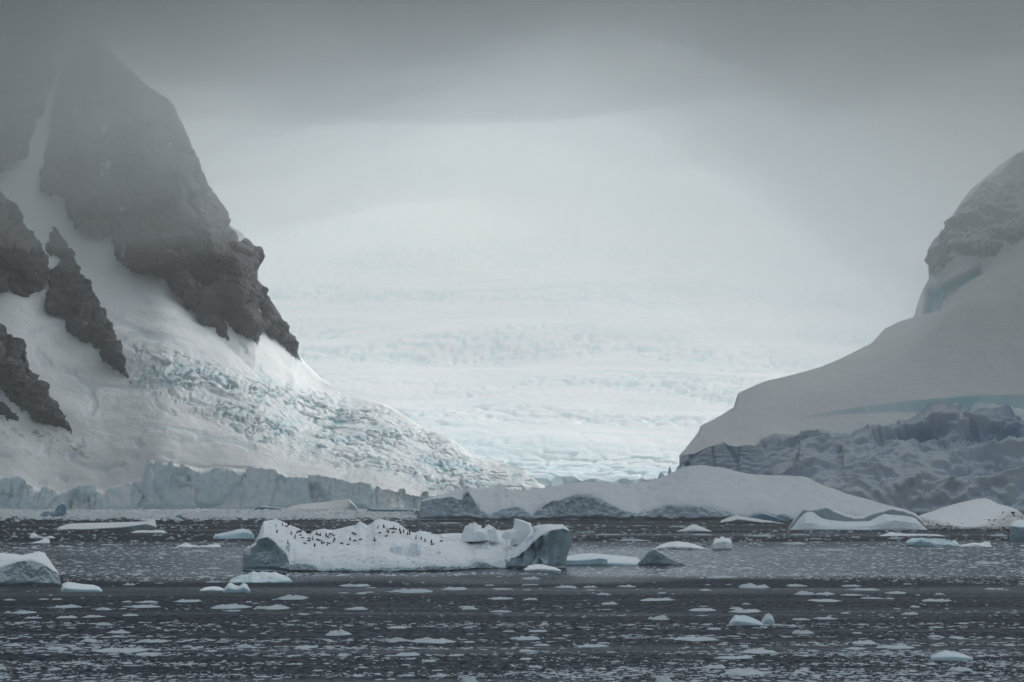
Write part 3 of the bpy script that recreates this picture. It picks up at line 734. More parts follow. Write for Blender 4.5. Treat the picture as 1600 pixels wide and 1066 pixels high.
berg("iceberg", "dark pyramid of clear grey ice rising from the slush", "iceberg",
     [(997, 880), (1003, 873), (1010, 865), (1016, 858), (1021, 855.5), (1026, 857), (1030, 862), (1035, 861), (1042, 868), (1052, 874), (1060, 878), (1068, 881), (1073, 884)],
     [(997, 882), (1010, 868), (1018, 860), (1024, 859), (1032, 865), (1042, 872), (1060, 881), (1073, 884)], 400, 9, step=0.4, rough=0.45, lump=0.3, mats=[M_TEAL], lip_d=1.8, subs=(2, 24, 16), ice_top=0.8)
berg("ice_floe", "low white floe with ragged edges behind the dark ice pyramid", "ice floe",
     [(1022, 857), (1032, 851), (1045, 847), (1060, 846), (1075, 848), (1092, 852), (1104, 858)], [(1022, 858), (1045, 854), (1075, 855), (1104, 858.5)], 521, 12, step=0.5, rough=0.3, lump=0.3, mats=[M_BERG], subs=(2, 10, 14), ice_lip=0.4)
berg("iceberg", "stubby white ice chunk with crumbled top among the slush right of centre", "iceberg",
     [(1112, 857), (1115, 845), (1119, 840), (1123, 842), (1128, 838), (1132, 841), (1137, 841), (1142, 843), (1144, 850), (1144, 858)], [(1112, 858), (1116, 849), (1124, 847), (1134, 846), (1141, 848), (1144, 858.5)], 517, 5, step=0.4, rough=0.4, lump=0.4, mats=[M_BLUE2],
     lip_d=0.6, subs=(2, 16, 12), ice_top=0.3)
berg("ice_floe", "white wing shaped floe with a dark wedge beneath, against the long iceberg", "ice floe",
     [(1126, 814), (1134, 810), (1143, 807), (1151, 805), (1160, 807), (1172, 809), (1190, 812), (1208, 815), (1226, 818)], [(1126, 817), (1140, 815), (1152, 812), (1165, 813), (1190, 816), (1226, 818.5)], 1005, 16, step=0.6, rough=0.3, lump=0.3, scale=1.5,
     mats=[M_BERG], lip_d=-1.0, subs=(2, 12, 14))
berg("iceberg", "dark slate sliver of ice behind the white wing shaped floe", "iceberg",
     [(1160, 811), (1172, 806), (1184, 803), (1192, 802), (1205, 805), (1220, 810), (1234, 814)], [(1160, 812), (1184, 804), (1192, 803), (1210, 808), (1234, 814.5)], 1085, 16, step=0.7, rough=0.4, lump=0.3, scale=2.0, mats=[M_DEEP], subs=(2, 16, 8), ice_top=0.9)
berg("ice_floe", "thin wedge of white ice drifting before the long iceberg's middle", "ice floe",
     [(1058, 830), (1070, 826), (1078, 821), (1085, 819), (1092, 822), (1100, 825), (1112, 830)], [(1058, 831), (1085, 828), (1112, 831)], 780, 10, step=0.5, rough=0.3, lump=0.3, mats=[M_BERG], subs=(2, 10, 12))
berg("ice_floe", "blue edged white floe touching the left iceberg's right foot", "ice floe",
     [(95, 921), (98, 912), (106, 909), (118, 911), (130, 913), (146, 914), (155, 917), (160, 923)], [(95, 923), (102, 919), (112, 920), (130, 921), (150, 921), (160, 923.5)], 290, 4, step=0.4, rough=0.2, lump=0.2, scale=0.6, mats=[M_AQUA], subs=(2, 10, 14))
berg("ice_floe", "smooth white floe left of the blue rubble pile below the penguin iceberg", "ice floe",
     [(312, 922), (320, 918), (332, 916), (342, 917), (351, 921)], [(312, 923), (330, 921), (351, 922.5)], 293, 3, step=0.4, rough=0.15, lump=0.15, scale=0.5, mats=[M_BERG], subs=(2, 8, 12))
berg("ice_rubble", "pale blue pile of broken ice in front of the penguin iceberg's left end", "ice rubble",
     [(352, 915), (360, 907), (368, 903), (376, 899), (388, 897), (395, 892), (403, 895), (410, 893), (422, 895), (430, 894), (440, 898), (450, 901), (457, 908)], [(352, 916), (370, 912), (400, 910), (430, 909), (457, 909)], 322, 9, step=0.4, rough=0.4, lump=0.55, scale=0.7,
     mats=[M_AQUA], subs=(2, 12, 30), ice_top=0.6)
berg("ice_floe", "jagged pale blue chunk below the rubble pile, beside the smooth floe", "ice floe",
     [(348, 924), (353, 917), (357, 911), (362, 910), (366, 914), (374, 916), (380, 911), (386, 913), (391, 923)], [(348, 925), (357, 919), (370, 921), (382, 918), (391, 924.5)], 288, 3, step=0.3, rough=0.3, lump=0.4, scale=0.5, mats=[M_AQUA], subs=(2, 12, 14), ice_top=0.5)
berg("ice_floe", "white floe lying under the dark ice wall of the penguin iceberg", "ice floe",
     [(819, 890), (826, 884), (836, 882), (848, 882), (856, 884), (868, 887), (877, 891)], [(819, 891), (840, 889), (877, 892)], 368, 4, step=0.4, rough=0.2, lump=0.2, scale=0.6, mats=[M_BERG], subs=(2, 8, 12))
berg("ice_floe", "large pale blue twin peaked floe in the right foreground", "ice floe",
     [(1139, 973), (1144, 966), (1149, 961), (1155, 962), (1161, 961), (1169, 963), (1177, 966), (1186, 970), (1193, 976)], [(1139, 974), (1150, 970), (1170, 972), (1193, 977)], 216, 2.6, step=0.3, rough=0.2, lump=0.25, scale=0.5, mats=[M_BLUE], subs=(2, 14, 18), ice_top=0.7)
berg("ice_floe", "small pale blue ice tooth right of the twin peaked floe", "ice floe",
     [(1188, 974), (1192, 966), (1196, 960), (1202, 958), (1207, 962), (1210, 971)], [(1188, 975), (1197, 968), (1205, 967), (1210, 972)], 218, 1.2, step=0.25, rough=0.2, lump=0.2, scale=0.4, mats=[M_BLUE], subs=(2, 12, 12), ice_top=0.6)
berg("ice_floe", "smooth pale blue dome of ice low in the right foreground", "ice floe",
     [(1454, 1027), (1466, 1020), (1478, 1017), (1492, 1018), (1505, 1022), (1520, 1028)], [(1454, 1028), (1478, 1026), (1500, 1027), (1520, 1029)], 170, 2.6, step=0.4, rough=0.12, lump=0.1, scale=0.5, mats=[M_BLUE], subs=(2, 8, 18), ice_top=0.6)
berg("ice_floe", "long white floe with a flat top right of the grooved iceberg", "ice floe",
     [(1374, 837), (1384, 834), (1392, 831), (1400, 833), (1420, 834), (1445, 834.5), (1465, 835), (1478, 838)], [(1374, 838), (1400, 837), (1450, 837), (1478, 838.5)], 690, 8, step=0.5, rough=0.2, lump=0.2, mats=[M_BERG], subs=(2, 8, 12), ice_lip=0.4)
berg("ice_rubble", "jumble of turquoise ice pieces in the slush near the right edge", "ice rubble",
     [(1416, 846), (1424, 841), (1440, 840), (1452, 842), (1462, 841), (1474, 842), (1486, 845), (1492, 843), (1497, 848), (1500, 853)], [(1416, 848), (1440, 846), (1470, 851), (1500, 854)], 555, 10, step=0.4, rough=0.5, lump=0.6, mats=[M_AQUA], subs=(2, 12, 20), ice_top=0.9)
berg("ice_floe", "ragged white floe right of the turquoise ice jumble", "ice floe",
     [(1498, 852), (1510, 850), (1522, 848), (1530, 849), (1540, 846), (1547, 848), (1550, 854)], [(1498, 853), (1525, 852), (1550, 855)], 545, 6, step=0.4, rough=0.4, lump=0.5, mats=[M_BLUE2], subs=(2, 8, 14), ice_top=0.3)
berg("iceberg", "blue overhanging iceberg end cut off by the right edge", "iceberg",
     [(1578, 822), (1582, 816), (1588, 813), (1598, 812), (1620, 810), (1650, 816), (1670, 840)], [(1578, 823), (1584, 822), (1592, 823), (1600, 824), (1640, 826), (1670, 842)], 625, 12, step=0.5, rough=0.35, lump=0.2, mats=[M_AQUA], lip_d=-1.0, subs=(2, 20, 16), ice_lip=0.8)
berg("ice_floe", "flat white floe with a sharp blue prow under the left ice cliff", "ice floe",
     [(440, 797), (455, 791), (470, 788), (490, 786), (510, 784), (530, 781.5), (546, 779.5), (549, 783), (554, 789), (560, 795)], [(440, 798), (470, 796), (520, 796), (543, 795), (549, 786), (560, 796)], 1890, 40, step=0.8, rough=0.3, lump=0.15, scale=2.0, mats=[M_BERG], subs=(2, 10, 14), ice_lip=0.4)
berg("ice_floe", "deep blue slab of ice at the foot of the left ice cliff", "ice floe",
     [(396, 797), (402, 790), (412, 790), (425, 791.5), (440, 793), (452, 797)], [(396, 798), (404, 792), (425, 793), (452, 798)], 1860, 18, step=0.7, rough=0.3, lump=0.2, scale=2.0, mats=[M_DEEP], subs=(2, 12, 8), ice_top=0.9)
berg("ice_floe", "long low blue slab of ice left of the long iceberg's prow", "ice floe",
     [(573, 800), (575, 792), (580, 790), (584, 795), (600, 796), (625, 795.5), (645, 795), (662, 796), (668, 800)], [(573, 801), (576, 794), (584, 796), (640, 796.5), (668, 801)], 1700, 20, step=0.8, rough=0.3, lump=0.2, scale=2.0, mats=[M_DEEP], subs=(2, 12, 8), ice_top=0.5)
berg("ice_floe", "thin dark blue lens of ice in the pale slush before the left cliff", "ice floe",
     [(518, 804), (525, 801), (535, 800.5), (542, 802), (548, 804)], [(518, 804.5), (535, 801.5), (548, 804.5)], 1480, 10, step=0.6, rough=0.2, lump=0.2, mats=[M_DEEP], subs=(2, 8, 6), ice_top=0.9)
berg("ice_floe", "small dark blue block in the pale slush under the tall cliff section", "ice floe",
     [(273, 808), (276, 804), (281, 803), (285, 806), (287, 809)], [(273, 809), (281, 805), (287, 810)], 1260, 6, step=0.4, rough=0.4, lump=0.3, mats=[M_DEEP], subs=(2, 8, 6), ice_top=0.7)
berg("ice_floe", "small pale block with a rounded knob on the dark water at far left", "ice floe",
     [(46, 840), (49, 834), (53, 832), (57, 835), (60, 838), (72, 839), (80, 837), (86, 840)], [(46, 841), (55, 838), (70, 840), (86, 841)], 660, 5, step=0.4, rough=0.3, lump=0.3, mats=[M_BLUE2], subs=(2, 10, 12), ice_top=0.4)
berg("ice_floe", "pale blue flat chip just below the knobbed floe at far left", "ice floe",
     [(50, 848), (62, 845), (70, 841), (77, 842), (78, 848)], [(50, 849), (65, 848), (78, 849)], 590, 5, step=0.4, rough=0.2, lump=0.3, mats=[M_BLUE2], subs=(2, 8, 10), ice_top=0.4)
berg("ice_floe", "white lumpy floe on dark water right of the tilted flat floe", "ice floe",
     [(205, 832), (215, 829), (225, 828.5), (236, 829), (246, 828), (256, 829), (261, 832)], [(205, 833), (230, 832), (261, 833)], 750, 7, step=0.5, rough=0.3, lump=0.4, mats=[M_BERG], subs=(2, 8, 12), ice_lip=0.4)
berg("ice_floe", "white ridged floe in the slush left of the penguin iceberg", "ice floe",
     [(274, 855), (286, 850), (291, 848), (297, 851), (310, 853), (322, 852), (332, 851), (340, 849), (345, 853)], [(274, 856), (300, 854.5), (345, 855)], 540, 6, step=0.5, rough=0.3, lump=0.4, mats=[M_BERG], subs=(2, 8, 12), ice_lip=0.4)

# snow-covered islet with dark stones
def make_islet():
    sky_c = [(1424, 812), (1432, 808), (1440, 804), (1460, 798), (1480, 791), (1510, 783), (1528, 780), (1540, 779), (1548, 781), (1560, 788), (1575, 791), (1590, 797), (1600, 805), (1630, 812), (1650, 822)]
    lip = [(1424, 822), (1440, 821), (1470, 820), (1500, 823), (1540, 823), (1570, 822), (1600, 822), (1650, 824)]
    def dirt(lf):
        a = sstep(-2, 6, poly_sd([(1425, 806), (1440, 806), (1470, 815), (1500, 822), (1500, 832), (1425, 832)], lf.px, lf.py))
        b_ = sstep(-3, 8, poly_sd([(1565, 806), (1585, 795), (1602, 800), (1660, 815), (1660, 832), (1490, 832), (1540, 818)], lf.px, lf.py))
        return np.maximum(a * 0.9, b_ * 0.8)
    o = berg("snow_islet", "snow mound of an islet with dark stones along its foot, near the right edge", "islet", sky_c, lip, 830, 60, step=0.7, rough=0.5, lump=0.25, scale=1.2, mats=[M_ISLET], subs=(2, 14, 44), ice_lip=0.0, dirt=dirt, fold=0.10)
    rr = np.random.RandomState(8)
    for k in range(34):
        if k < 13: px, py = rr.uniform(1565, 1606), rr.uniform(797, 814)
        elif k < 22: px, py = rr.uniform(1500, 1585), rr.uniform(812, 825)
        else: px, py = rr.uniform(1432, 1495), rr.uniform(810, 826)
        s = rr.uniform(2.0, 6.5) if k < 22 else rr.uniform(1.2, 3.5)
        st = shard("stone", px, py, s, s * 0.42, 840, o, seed=300 + k, mats=[M_ROCK], peaks=1, sink=0.5)
        place_on(st, o, px, py)
M_ISLET = ice_material("islet_snow", size=4.0, steep=0.2, ice=(0.6, 0.64, 0.66), bump=0.45, dirt=(0.11, 0.10, 0.095))
make_islet()
# ------------------------------------------------------------------ penguins
def make_penguin_mesh():
    bm = bmesh.new(); n = 12
    prof = [(0.03, .055, .065, 0), (0.09, .105, .115, .005), (0.20, .135, .145, .012), (0.32, .132, .138, .010), (0.43, .112, .112, 0), (0.51, .080, .080, -.006), (0.56, .060, .062, -.008), (0.61, .064, .070, -.002), (0.655, .056, .062, 0), (0.685, .030, .034, 0)]
    rings = []
    for z, rx, ry, off in prof:       # the bird faces -Y
        rings.append([bm.verts.new((math.sin(2 * math.pi * (k + .5) / n) * rx, -math.cos(2 * math.pi * (k + .5) / n) * ry - off, z)) for k in range(n)])
    F = {}
    for a in range(len(rings) - 1):
        for k in range(n):
            F[a, k] = bm.faces.new((rings[a][k], rings[a][(k + 1) % n], rings[a + 1][(k + 1) % n], rings[a + 1][k]))
    bm.faces.new(rings[0][::-1]); bm.faces.new(rings[-1])
    def ext(f, mv, sc):
        r = bmesh.ops.extrude_discrete_faces(bm, faces=[f])["faces"][0]
        c = r.calc_center_median()
        for v in r.verts: v.co = c + (v.co - c) * sc + Vector(mv)
        return r
    for k, s in ((2, 1), (9, -1)):                              # flippers
        f = ext(F[3, k], (s * .02, 0, .02), .75); f = ext(f, (s * .05, .0, -.11), .75); f = ext(f, (s * .03, .01, -.12), .45)
    for k in (0, 10):                                           # feet
        f = ext(F[0, k], (0, -.05, -.03), .8); f.material_index = 2
    f = ext(F[0, 5], (0, .05, -.015), .7); f = ext(f, (0, .05, -.02), .5)      # tail
    f = ext(F[7, 11], (0.016, -.035, 0), .6); f.material_index = 2; f = ext(f, (0.008, -.035, -.01), .3); f.material_index = 2     # bill
    bm.normal_update()
    for f in bm.faces:
        c = f.calc_center_median()
        if f.material_index == 0 and c.y < -0.055 and 0.06 < c.z < 0.50 and abs(c.x) < 0.10: f.material_index = 1
    me = bpy.data.meshes.new("penguin"); bm.to_mesh(me); bm.free()
    for nm, c, r in (("penguin_black_feathers", (0.012, 0.012, 0.014), .6), ("penguin_white_feathers", (0.75, 0.74, 0.70), .7), ("penguin_bill_and_feet", (0.35, 0.12, 0.05), .6)):
        m, N, L, B = new_mat(nm); B.inputs["Roughness"].default_value = r
        geo = N.new("ShaderNodeTexCoord")
        L.new(mixc(N, L, nnoise(N, L, geo.outputs["Object"], 30.0, 3), tuple(v * .8 for v in c), tuple(v * 1.2 for v in c)), B.inputs["Base Color"])
        me.materials.append(m)
    me.polygons.foreach_set("use_smooth", np.ones(len(me.polygons), bool))
    return me

STAND = [(430.9, 824.5), (432.4, 832.8), (441.3, 822.3), (450.2, 821.6), (455.4, 835.9), (461.1, 841.6), (469.9, 832.6), (449.3, 849.9), (479.5, 833.6), (482.3, 834), (485.2, 834.2), (488.5, 844.6), (491.6, 854.7), (494.4, 836.3),
         (500.3, 838), (502.5, 850.3), (509.4, 838.5), (514.3, 841.6), (522.8, 845.5), (521, 847.7), (511.3, 852.9), (547, 845), (585, 845.5), (590.3, 826.2), (599.8, 825.4), (604.6, 831), (606.7, 833.2), (615, 827), (624.7, 830.6),
         (626, 834.5), (630.5, 832.4), (636.5, 836.3), (640, 836), (649.8, 842.9), (658, 843.7), (664.2, 846.8), (674.1, 849)]
LIE = [(447.6, 823.8), (464.4, 833.7), (467.7, 831.6), (469.4, 837.8), (472.9, 841.6), (483.4, 842.9), (482.8, 846.4), (476.7, 850.3), (497.4, 837.2), (495.7, 844.6), (499.2, 846), (505.7, 849.4), (512.7, 839.6), (516.2, 835.7), (521, 838),
       (514, 850.3), (534.2, 850.5), (544.1, 852.1), (551.2, 834.3), (554.4, 836.3), (554, 846), (563.2, 844.2), (586.4, 846.2), (593.5, 834), (603.4, 839), (610, 827.7), (613, 827.7), (618.3, 828), (614.5, 833.2), (675.3, 852), (689.6, 846.9)]
ORD = ["", "second", "third", "fourth", "fifth", "sixth", "seventh", "eighth", "ninth", "tenth", "eleventh", "twelfth", "thirteenth", "fourteenth", "fifteenth", "sixteenth", "seventeenth"]
ZONES = [(0, 457, "on the iceberg's left snow shoulder"), (457, 530, "in the iceberg's snowy saddle"), (530, 570, "below the pale blue peak of the iceberg"), (570, 622, "on the iceberg's middle snow summit"), (622, 760, "in the file descending right of the iceberg's middle summit")]

def make_penguins():
    me = make_penguin_mesh(); rr = np.random.RandomState(21); first = None
    for kind, spots in (("standing", STAND), ("lying", LIE)):
        for lo, hi, where in ZONES:
            row = sorted(p for p in spots if lo <= p[0] < hi)
            for k, (px, py) in enumerate(row):
                hit, nrm = ground(MAIN, px, py)
                if hit is None: hit = Vector([float(v) for v in at(px, py, 395)])
                o = link("penguin", me) if first is None else first.copy()
                if first is None: first = o
                else: COL.objects.link(o)
                sc = rr.uniform(1.02, 1.22)
                o.scale = (sc, sc, sc)
                if kind == "standing":
                    o.location = hit - Vector((0, 0, 0.01)); o.rotation_euler = (rr.uniform(-.12, .18), rr.uniform(-.08, .08), rr.uniform(0, 6.283))
                else:
                    h = rr.choice([-1, 1]) * math.pi / 2 + rr.uniform(-.5, .5)
                    o.rotation_euler = (math.radians(80), 0, h); o.location = hit + Vector((0, 0, 0.13)) - Matrix.Rotation(h, 3, 'Z') @ Vector((0, -0.3, 0))
                if len(row) == 1: lab = f"only penguin {kind} {where}"
                elif k == 0: lab = f"leftmost penguin {kind} {where}"
                elif k == len(row) - 1: lab = f"rightmost penguin {kind} {where}"
                else: lab = f"{ORD[k]} {kind} penguin from the left {where}"
                tag(o, lab, "penguin", "penguins resting on the iceberg")
make_penguins()

# ------------------------------------------------------------------ drifting floes
M_FLOE = ice_material("floe_ice", size=0.8, steep=0.9, ice=(0.40, 0.50, 0.56), bump=0.3, snow=(0.43, 0.47, 0.51))
def floe_mesh(seed, peaky):
    rr = np.random.RandomState(seed); n, rings = 20, [(-.35, .86), (0.0, 1.0), (.30, .93), (.75, .72), (1.0, .46), (1.0, .2)]
    ph = rr.uniform(0, 6.28, 6); am = rr.uniform(.05, .20, 6) / (1 + np.arange(6) * .25)
    V = []
    for zz, rad in rings:
        for k in range(n):
            a = k / n * 2 * math.pi
            w = 1 + sum(am[j] * math.sin((j + 1) * a + ph[j]) for j in range(6))
            V.append((math.cos(a) * rad * w * .5, math.sin(a) * rad * w * .5, zz))
    V.append((0, 0, 1.0)); V = np.array(V)
    top = V[:, 2] > 0.2
    nz = fbm(np.stack([V[:, 0] * 6 + seed, V[:, 1] * 5, V[:, 2] * 0], -1), 3)
    V[top, 2] *= (0.30 + (1.0 if peaky else 0.5) * np.clip(nz[top] + .35, 0, 1.4))
    V[:, :2] *= (1 + 0.10 * fbm(np.stack([V[:, 0] * 6, V[:, 1] * 6 + seed, V[:, 2] * 3], -1), 2))[:, None]
    m = len(rings) * n; fs = []
    for a in range(len(rings) - 1):
        for k in range(n):
            p, q = a * n + k, a * n + (k + 1) % n
            fs += [(p, q, q + n), (p, q + n, p + n)]
    for k in range(n): fs.append((m - n + k, m - n + (k + 1) % n, m))
    ice = np.where(V[:, 2] < .3, .9, .12)
    me = mesh_np("ice_floe", V, fs, [M_FLOE], {"ice": ice, "dirt": ice * 0})
    return me
FLOES = [floe_mesh(s, s % 3 == 0) for s in range(14)]

# (column, waterline row, width, height) in survey units
SPOTS = [(15, 938, 18, 5), (69, 937, 14, 5), (89, 937, 16, 3), (105, 949, 42, 5), (160, 953, 24, 6), (199, 941, 16, 5), (230, 941, 30, 5), (223, 949, 46, 6), (294, 940, 42, 7), (360, 950, 50, 13), (427, 951, 54, 7), (459, 936, 46, 8), (202, 962, 22, 6),
         (160, 977, 24, 7), (52, 966, 26, 5), (105, 965, 34, 4), (143, 964, 30, 4), (186, 989, 32, 6), (236, 1003, 40, 6), (192, 1017, 74, 5), (230, 1022, 38, 5), (89, 1014, 30, 7), (20, 1009, 26, 5), (527, 992, 36, 10), (331, 1018, 18, 6), (40, 958, 30, 9),
         (557, 916, 42, 5), (645, 925, 66, 11), (711, 921, 38, 8), (783, 921, 32, 3), (824, 922, 14, 4), (829, 905, 28, 5), (829, 914, 24, 3), (888, 918, 34, 5), (921, 918, 21, 6), (979, 917, 26, 4), (783, 936, 38, 6), (830, 937, 20, 6), (1023, 938, 52, 7),
         (952, 944, 26, 5), (555, 952, 30, 6), (732, 952, 24, 6), (785, 956, 32, 5), (851, 976, 13, 6), (824, 999, 44, 11), (675, 1003, 64, 8), (1029, 968, 32, 7), (638, 1023, 38, 7), (714, 1024, 20, 5), (822, 1018, 28, 5), (1036, 1066, 26, 15),
         (732, 1067, 26, 15), (927, 1010, 40, 7), (1175, 918, 44, 8), (1242, 916, 30, 5), (1328, 916, 28, 5), (1352, 922, 44, 6), (1257, 929, 30, 7), (1288, 929, 34, 5), (1401, 927, 32, 6), (1468, 929, 14, 5), (1330, 930, 30, 4), (1097, 954, 38, 9),
         (1286, 939, 50, 5), (1364, 935, 28, 4), (1391, 936, 13, 5), (1462, 939, 46, 7), (1102, 923, 18, 6), (1165, 956, 48, 9), (1423, 960, 28, 8), (1251, 990, 30, 8), (1151, 1028, 62, 7), (1158, 1052, 52, 11), (1185, 1019, 54, 6), (1337, 1014, 34, 5),
         (1085, 999, 60, 6), (1290, 967, 34, 4), (1250, 968, 26, 4), (1460, 995, 26, 5), (1495, 997, 24, 6), (1400, 1012, 60, 7), (1350, 1005, 40, 6), (985, 845, 48, 5), (915, 832, 30, 3), (1190, 838, 40, 4), (1250, 836, 30, 4), (1300, 860, 46, 5), (575, 860, 0, 0),
         (100, 855, 26, 4), (170, 852, 24, 4), (312, 862, 26, 4), (1240, 850, 36, 4), (1540, 880, 40, 4), (1130, 902, 48, 5), (1100, 836, 30, 4), (1000, 822, 22, 3), (880, 824, 26, 3), (950, 836, 40, 3), (1560, 838, 26, 5), (650, 812, 44, 5), (700, 818, 40, 4)]

def floe(px, py, w, h, rr, label, group):
    d = float(wd(py)); s = d / F_PX
    o = bpy.data.objects.new("ice_floe", FLOES[rr.randint(len(FLOES))]); COL.objects.link(o)
    o.location = [float(v) for v in at_z(px, d, 0.0)]
    sx = w * s * 1.05; o.scale = (sx, sx * rr.uniform(.6, 1.3), max(h * s * 0.62, 0.05)); o.rotation_euler = (0, 0, rr.uniform(-.5, .5) + rr.choice([0, math.pi]))
    return tag(o, label, "ice floe", group)

REFS = [(-200, 160, "below the cut off left iceberg"), (160, 375, "left of and below the penguin iceberg"), (375, 560, "below the penguin iceberg's left end"), (560, 720, "below the penguin iceberg's middle"), (720, 890, "below the penguin iceberg's right wall"),
        (890, 1090, "below the dark ice pyramid"), (1090, 1240, "below the stubby ice chunk"), (1240, 1440, "below the grooved pale iceberg"), (1440, 1900, "below the stony snow islet")]
FAR_REFS = [(-200, 250, "under the tilted flat floe"), (250, 400, "left of the penguin iceberg"), (400, 900, "behind the penguin iceberg"), (900, 1150, "above the dark ice pyramid"), (1150, 1440, "under the grooved pale iceberg"), (1440, 1900, "under the stony snow islet")]
BANDS = [(1012, 2000, "on the lowest foreground water", "floes in the nearest ice streaks"), (962, 1012, "on the middle foreground water", "floes on the middle foreground water"), (906, 962, "on the upper foreground water", "floes on the dark foreground water"),
         (849, 906, "in the grey slush", "floes in the grey slush"), (0, 849, "on the far dark water", "floes on the far dark water")]

def make_floes():
    rr = np.random.RandomState(77); spots = [s for s in SPOTS if s[2]]
    while len(spots) < 290:
        py = rr.choice([rr.uniform(908, 985), rr.uniform(985, 1062), rr.uniform(820, 848), rr.uniform(850, 905)], p=[.36, .40, .12, .12]); px = rr.uniform(-5, 1605)
        if clump(px, py) < rr.uniform(0.35, 0.95) or blocked(px, py): continue
        w = rr.lognormal(2.55, .38); spots.append((px, py, w, w * rr.uniform(.14, .30)))
    for lo, hi, band, grp in BANDS:
        for a_, b_, ref in (FAR_REFS if hi == 849 else REFS):
            cell = sorted(s for s in spots if lo <= s[1] < hi and a_ <= s[0] < b_)
            for k, (px, py, w, h) in enumerate(cell):
                kind = "jagged white floe" if h > 0.27 * w else "thin white floe" if h < 0.15 * w else "low white floe"
                if len(cell) == 1: lab = f"lone {kind} {band}, {ref}"
                elif k == 0: lab = f"leftmost floe {band}, {ref}"
                elif k == len(cell) - 1: lab = f"rightmost floe {band}, {ref}"
                else: lab = f"{ORD[k]} floe from left {band}, {ref}" if k < len(ORD) else f"{kind} {band}, {ref}"
                floe(px, py, w, h, rr, lab, grp)

def clump(px, py):
    return float(clump_v(np.array([px]), np.array([py]))[0])
def clump_v(px, py):
    return np.clip(0.5 + 0.9 * fbm(np.stack([px / 190, py / 17, px * 0 + 2.0], -1), 3), 0, 1)
def blocked(px, py):
    return (375 < px < 893 and 866 < py < 894) or (px < 99 and 900 < py < 917) or (650 < px < 1445 and py < 815) or (1225 < px < 1455 and py < 829) or (px > 1425 and py < 829) or (px > 1574 and py < 848)
make_floes()

def brash(name, n, y0, y1, wlo, whi, hk, dens, seed, label, mat):
    """thousands of bits of ice too small to count, one sheet of real pieces"""
    rr = np.random.RandomState(seed)
    px = rr.uniform(-160, 1760, n * 3); py = rr.uniform(y0, y1, n * 3)
    keep = rr.uniform(0, 1, n * 3) < dens(px, py)
    bl = np.array([blocked(a, b_) for a, b_ in zip(px, py)])
    px, py = px[keep & ~bl][:n], py[keep & ~bl][:n]; m = len(px)
    d = wd(py); s = d / F_PX
    w = np.exp(rr.uniform(math.log(wlo), math.log(whi), m)) * s
    c = at_z(px, d, 0.0)
    k = 7; ang = np.arange(k) / k * 2 * np.pi
    rot = rr.uniform(0, 6.28, m)
    rj = rr.uniform(.65, 1.15, (m, k)); asp = rr.uniform(.5, 1.6, m)
    h = np.maximum(w * hk * rr.uniform(.5, 1.5, m), .03)
    def ring(r, z, jit):
        x = np.cos(ang[None] + rot[:, None]) * rj * r * w[:, None] * .5
        y = np.sin(ang[None] + rot[:, None]) * rj * r * (w * asp)[:, None] * .5
        zz = (h[:, None] * z * (1 + jit * rr.uniform(-1, 1, (m, k))))
        return np.stack([c[:, 0:1] + x, c[:, 1:2] + y, zz], -1)
    R0, R1 = ring(1.0, -.15, 0), ring(.68, .75, .5)
    T = np.stack([c[:, 0], c[:, 1], h * rr.uniform(.8, 1.6, m)], -1)[:, None]
    V = np.concatenate([R0, R1, T], 1); nv = 2 * k + 1
    fs = []
    for j in range(k):
        j2 = (j + 1) % k
        fs += [(j, j2, k + j2), (j, k + j2, k + j), (k + j, k + j2, 2 * k)]
    Fq = (np.array(fs)[None] + (np.arange(m) * nv)[:, None, None]).reshape(-1, 3)
    ice = np.tile(np.concatenate([np.ones(k), np.full(k, .25), [0.1]]), (m, 1)).reshape(-1)
    ice = ice * np.repeat(rr.uniform(.2, 1.2, m), nv)
    tag(link(name, mesh_np(name, V.reshape(-1, 3), Fq, [mat], {"ice": ice, "dirt": ice * 0}, smooth=False)), label, "brash ice", kind="stuff")

def d_front(px, py):
    streak = np.clip(fbm(np.stack([px / 420, py / 6.0, px * 0 + 5], -1), 3) * 2.0 + .25, 0, 1)
    return np.clip(clump_v(px, py) ** 1.8 * (0.25 + 0.9 * sstep(975, 1050, py)) * (0.3 + streak), 0, 1)
def d_slush(px, py):
    low = 903 + 14 * ((px - 800) / 800) ** 2
    return sstep(846, 856, py) * (1 - sstep(low - 6, low, py)) * np.clip(0.75 + 0.6 * fbm(np.stack([px / 260, py / 7, px * 0], -1), 3), 0, 1)
def d_far(px, py):
    return 0.35 * clump_v(px * 1.3, py * 2) + 0.12
def d_mel(px, py):
    return (1 - sstep(600, 690, px)) * (1 - sstep(806, 816 + 0 * px, py))
M_MEL = ice_material("packed_brash_ice", size=3.0, steep=0.5, ice=(0.55, 0.66, 0.72), bump=0.3)
M_SLUSH_PALE = ice_material("pale_slush", size=2.0, steep=0.6, ice=(0.36, 0.44, 0.50), bump=0.3, snow=(0.62, 0.66, 0.71))
M_SLUSH = ice_material("wet_slush", size=2.0, steep=0.6, ice=(0.30, 0.37, 0.43), bump=0.3, snow=(0.42, 0.46, 0.51))
brash("brash_ice", 9500, 908, 1110, 1.2, 9, .12, d_front, 31, "scattered bits of white brash ice on the dark foreground water", M_FLOE)
def d_streak(px, py):
    s_ = fbm(np.stack([px / 700 + .3, py / 7.0, px * 0 + 8.5], -1), 3)
    return sstep(0.0, 0.45, s_ + 0.25 * sstep(1000, 1060, py)) * sstep(935, 1000, py)
brash("brash_ice", 8500, 940, 1110, 2, 20, .025, d_streak, 35, "thin grey films and slivers of ice in streaks across the foreground water", M_SLUSH)
brash("brash_ice", 9000, 846, 920, 1.5, 11, .05, d_slush, 32, "grey slush of small ice pieces around the penguin iceberg", M_SLUSH_PALE)
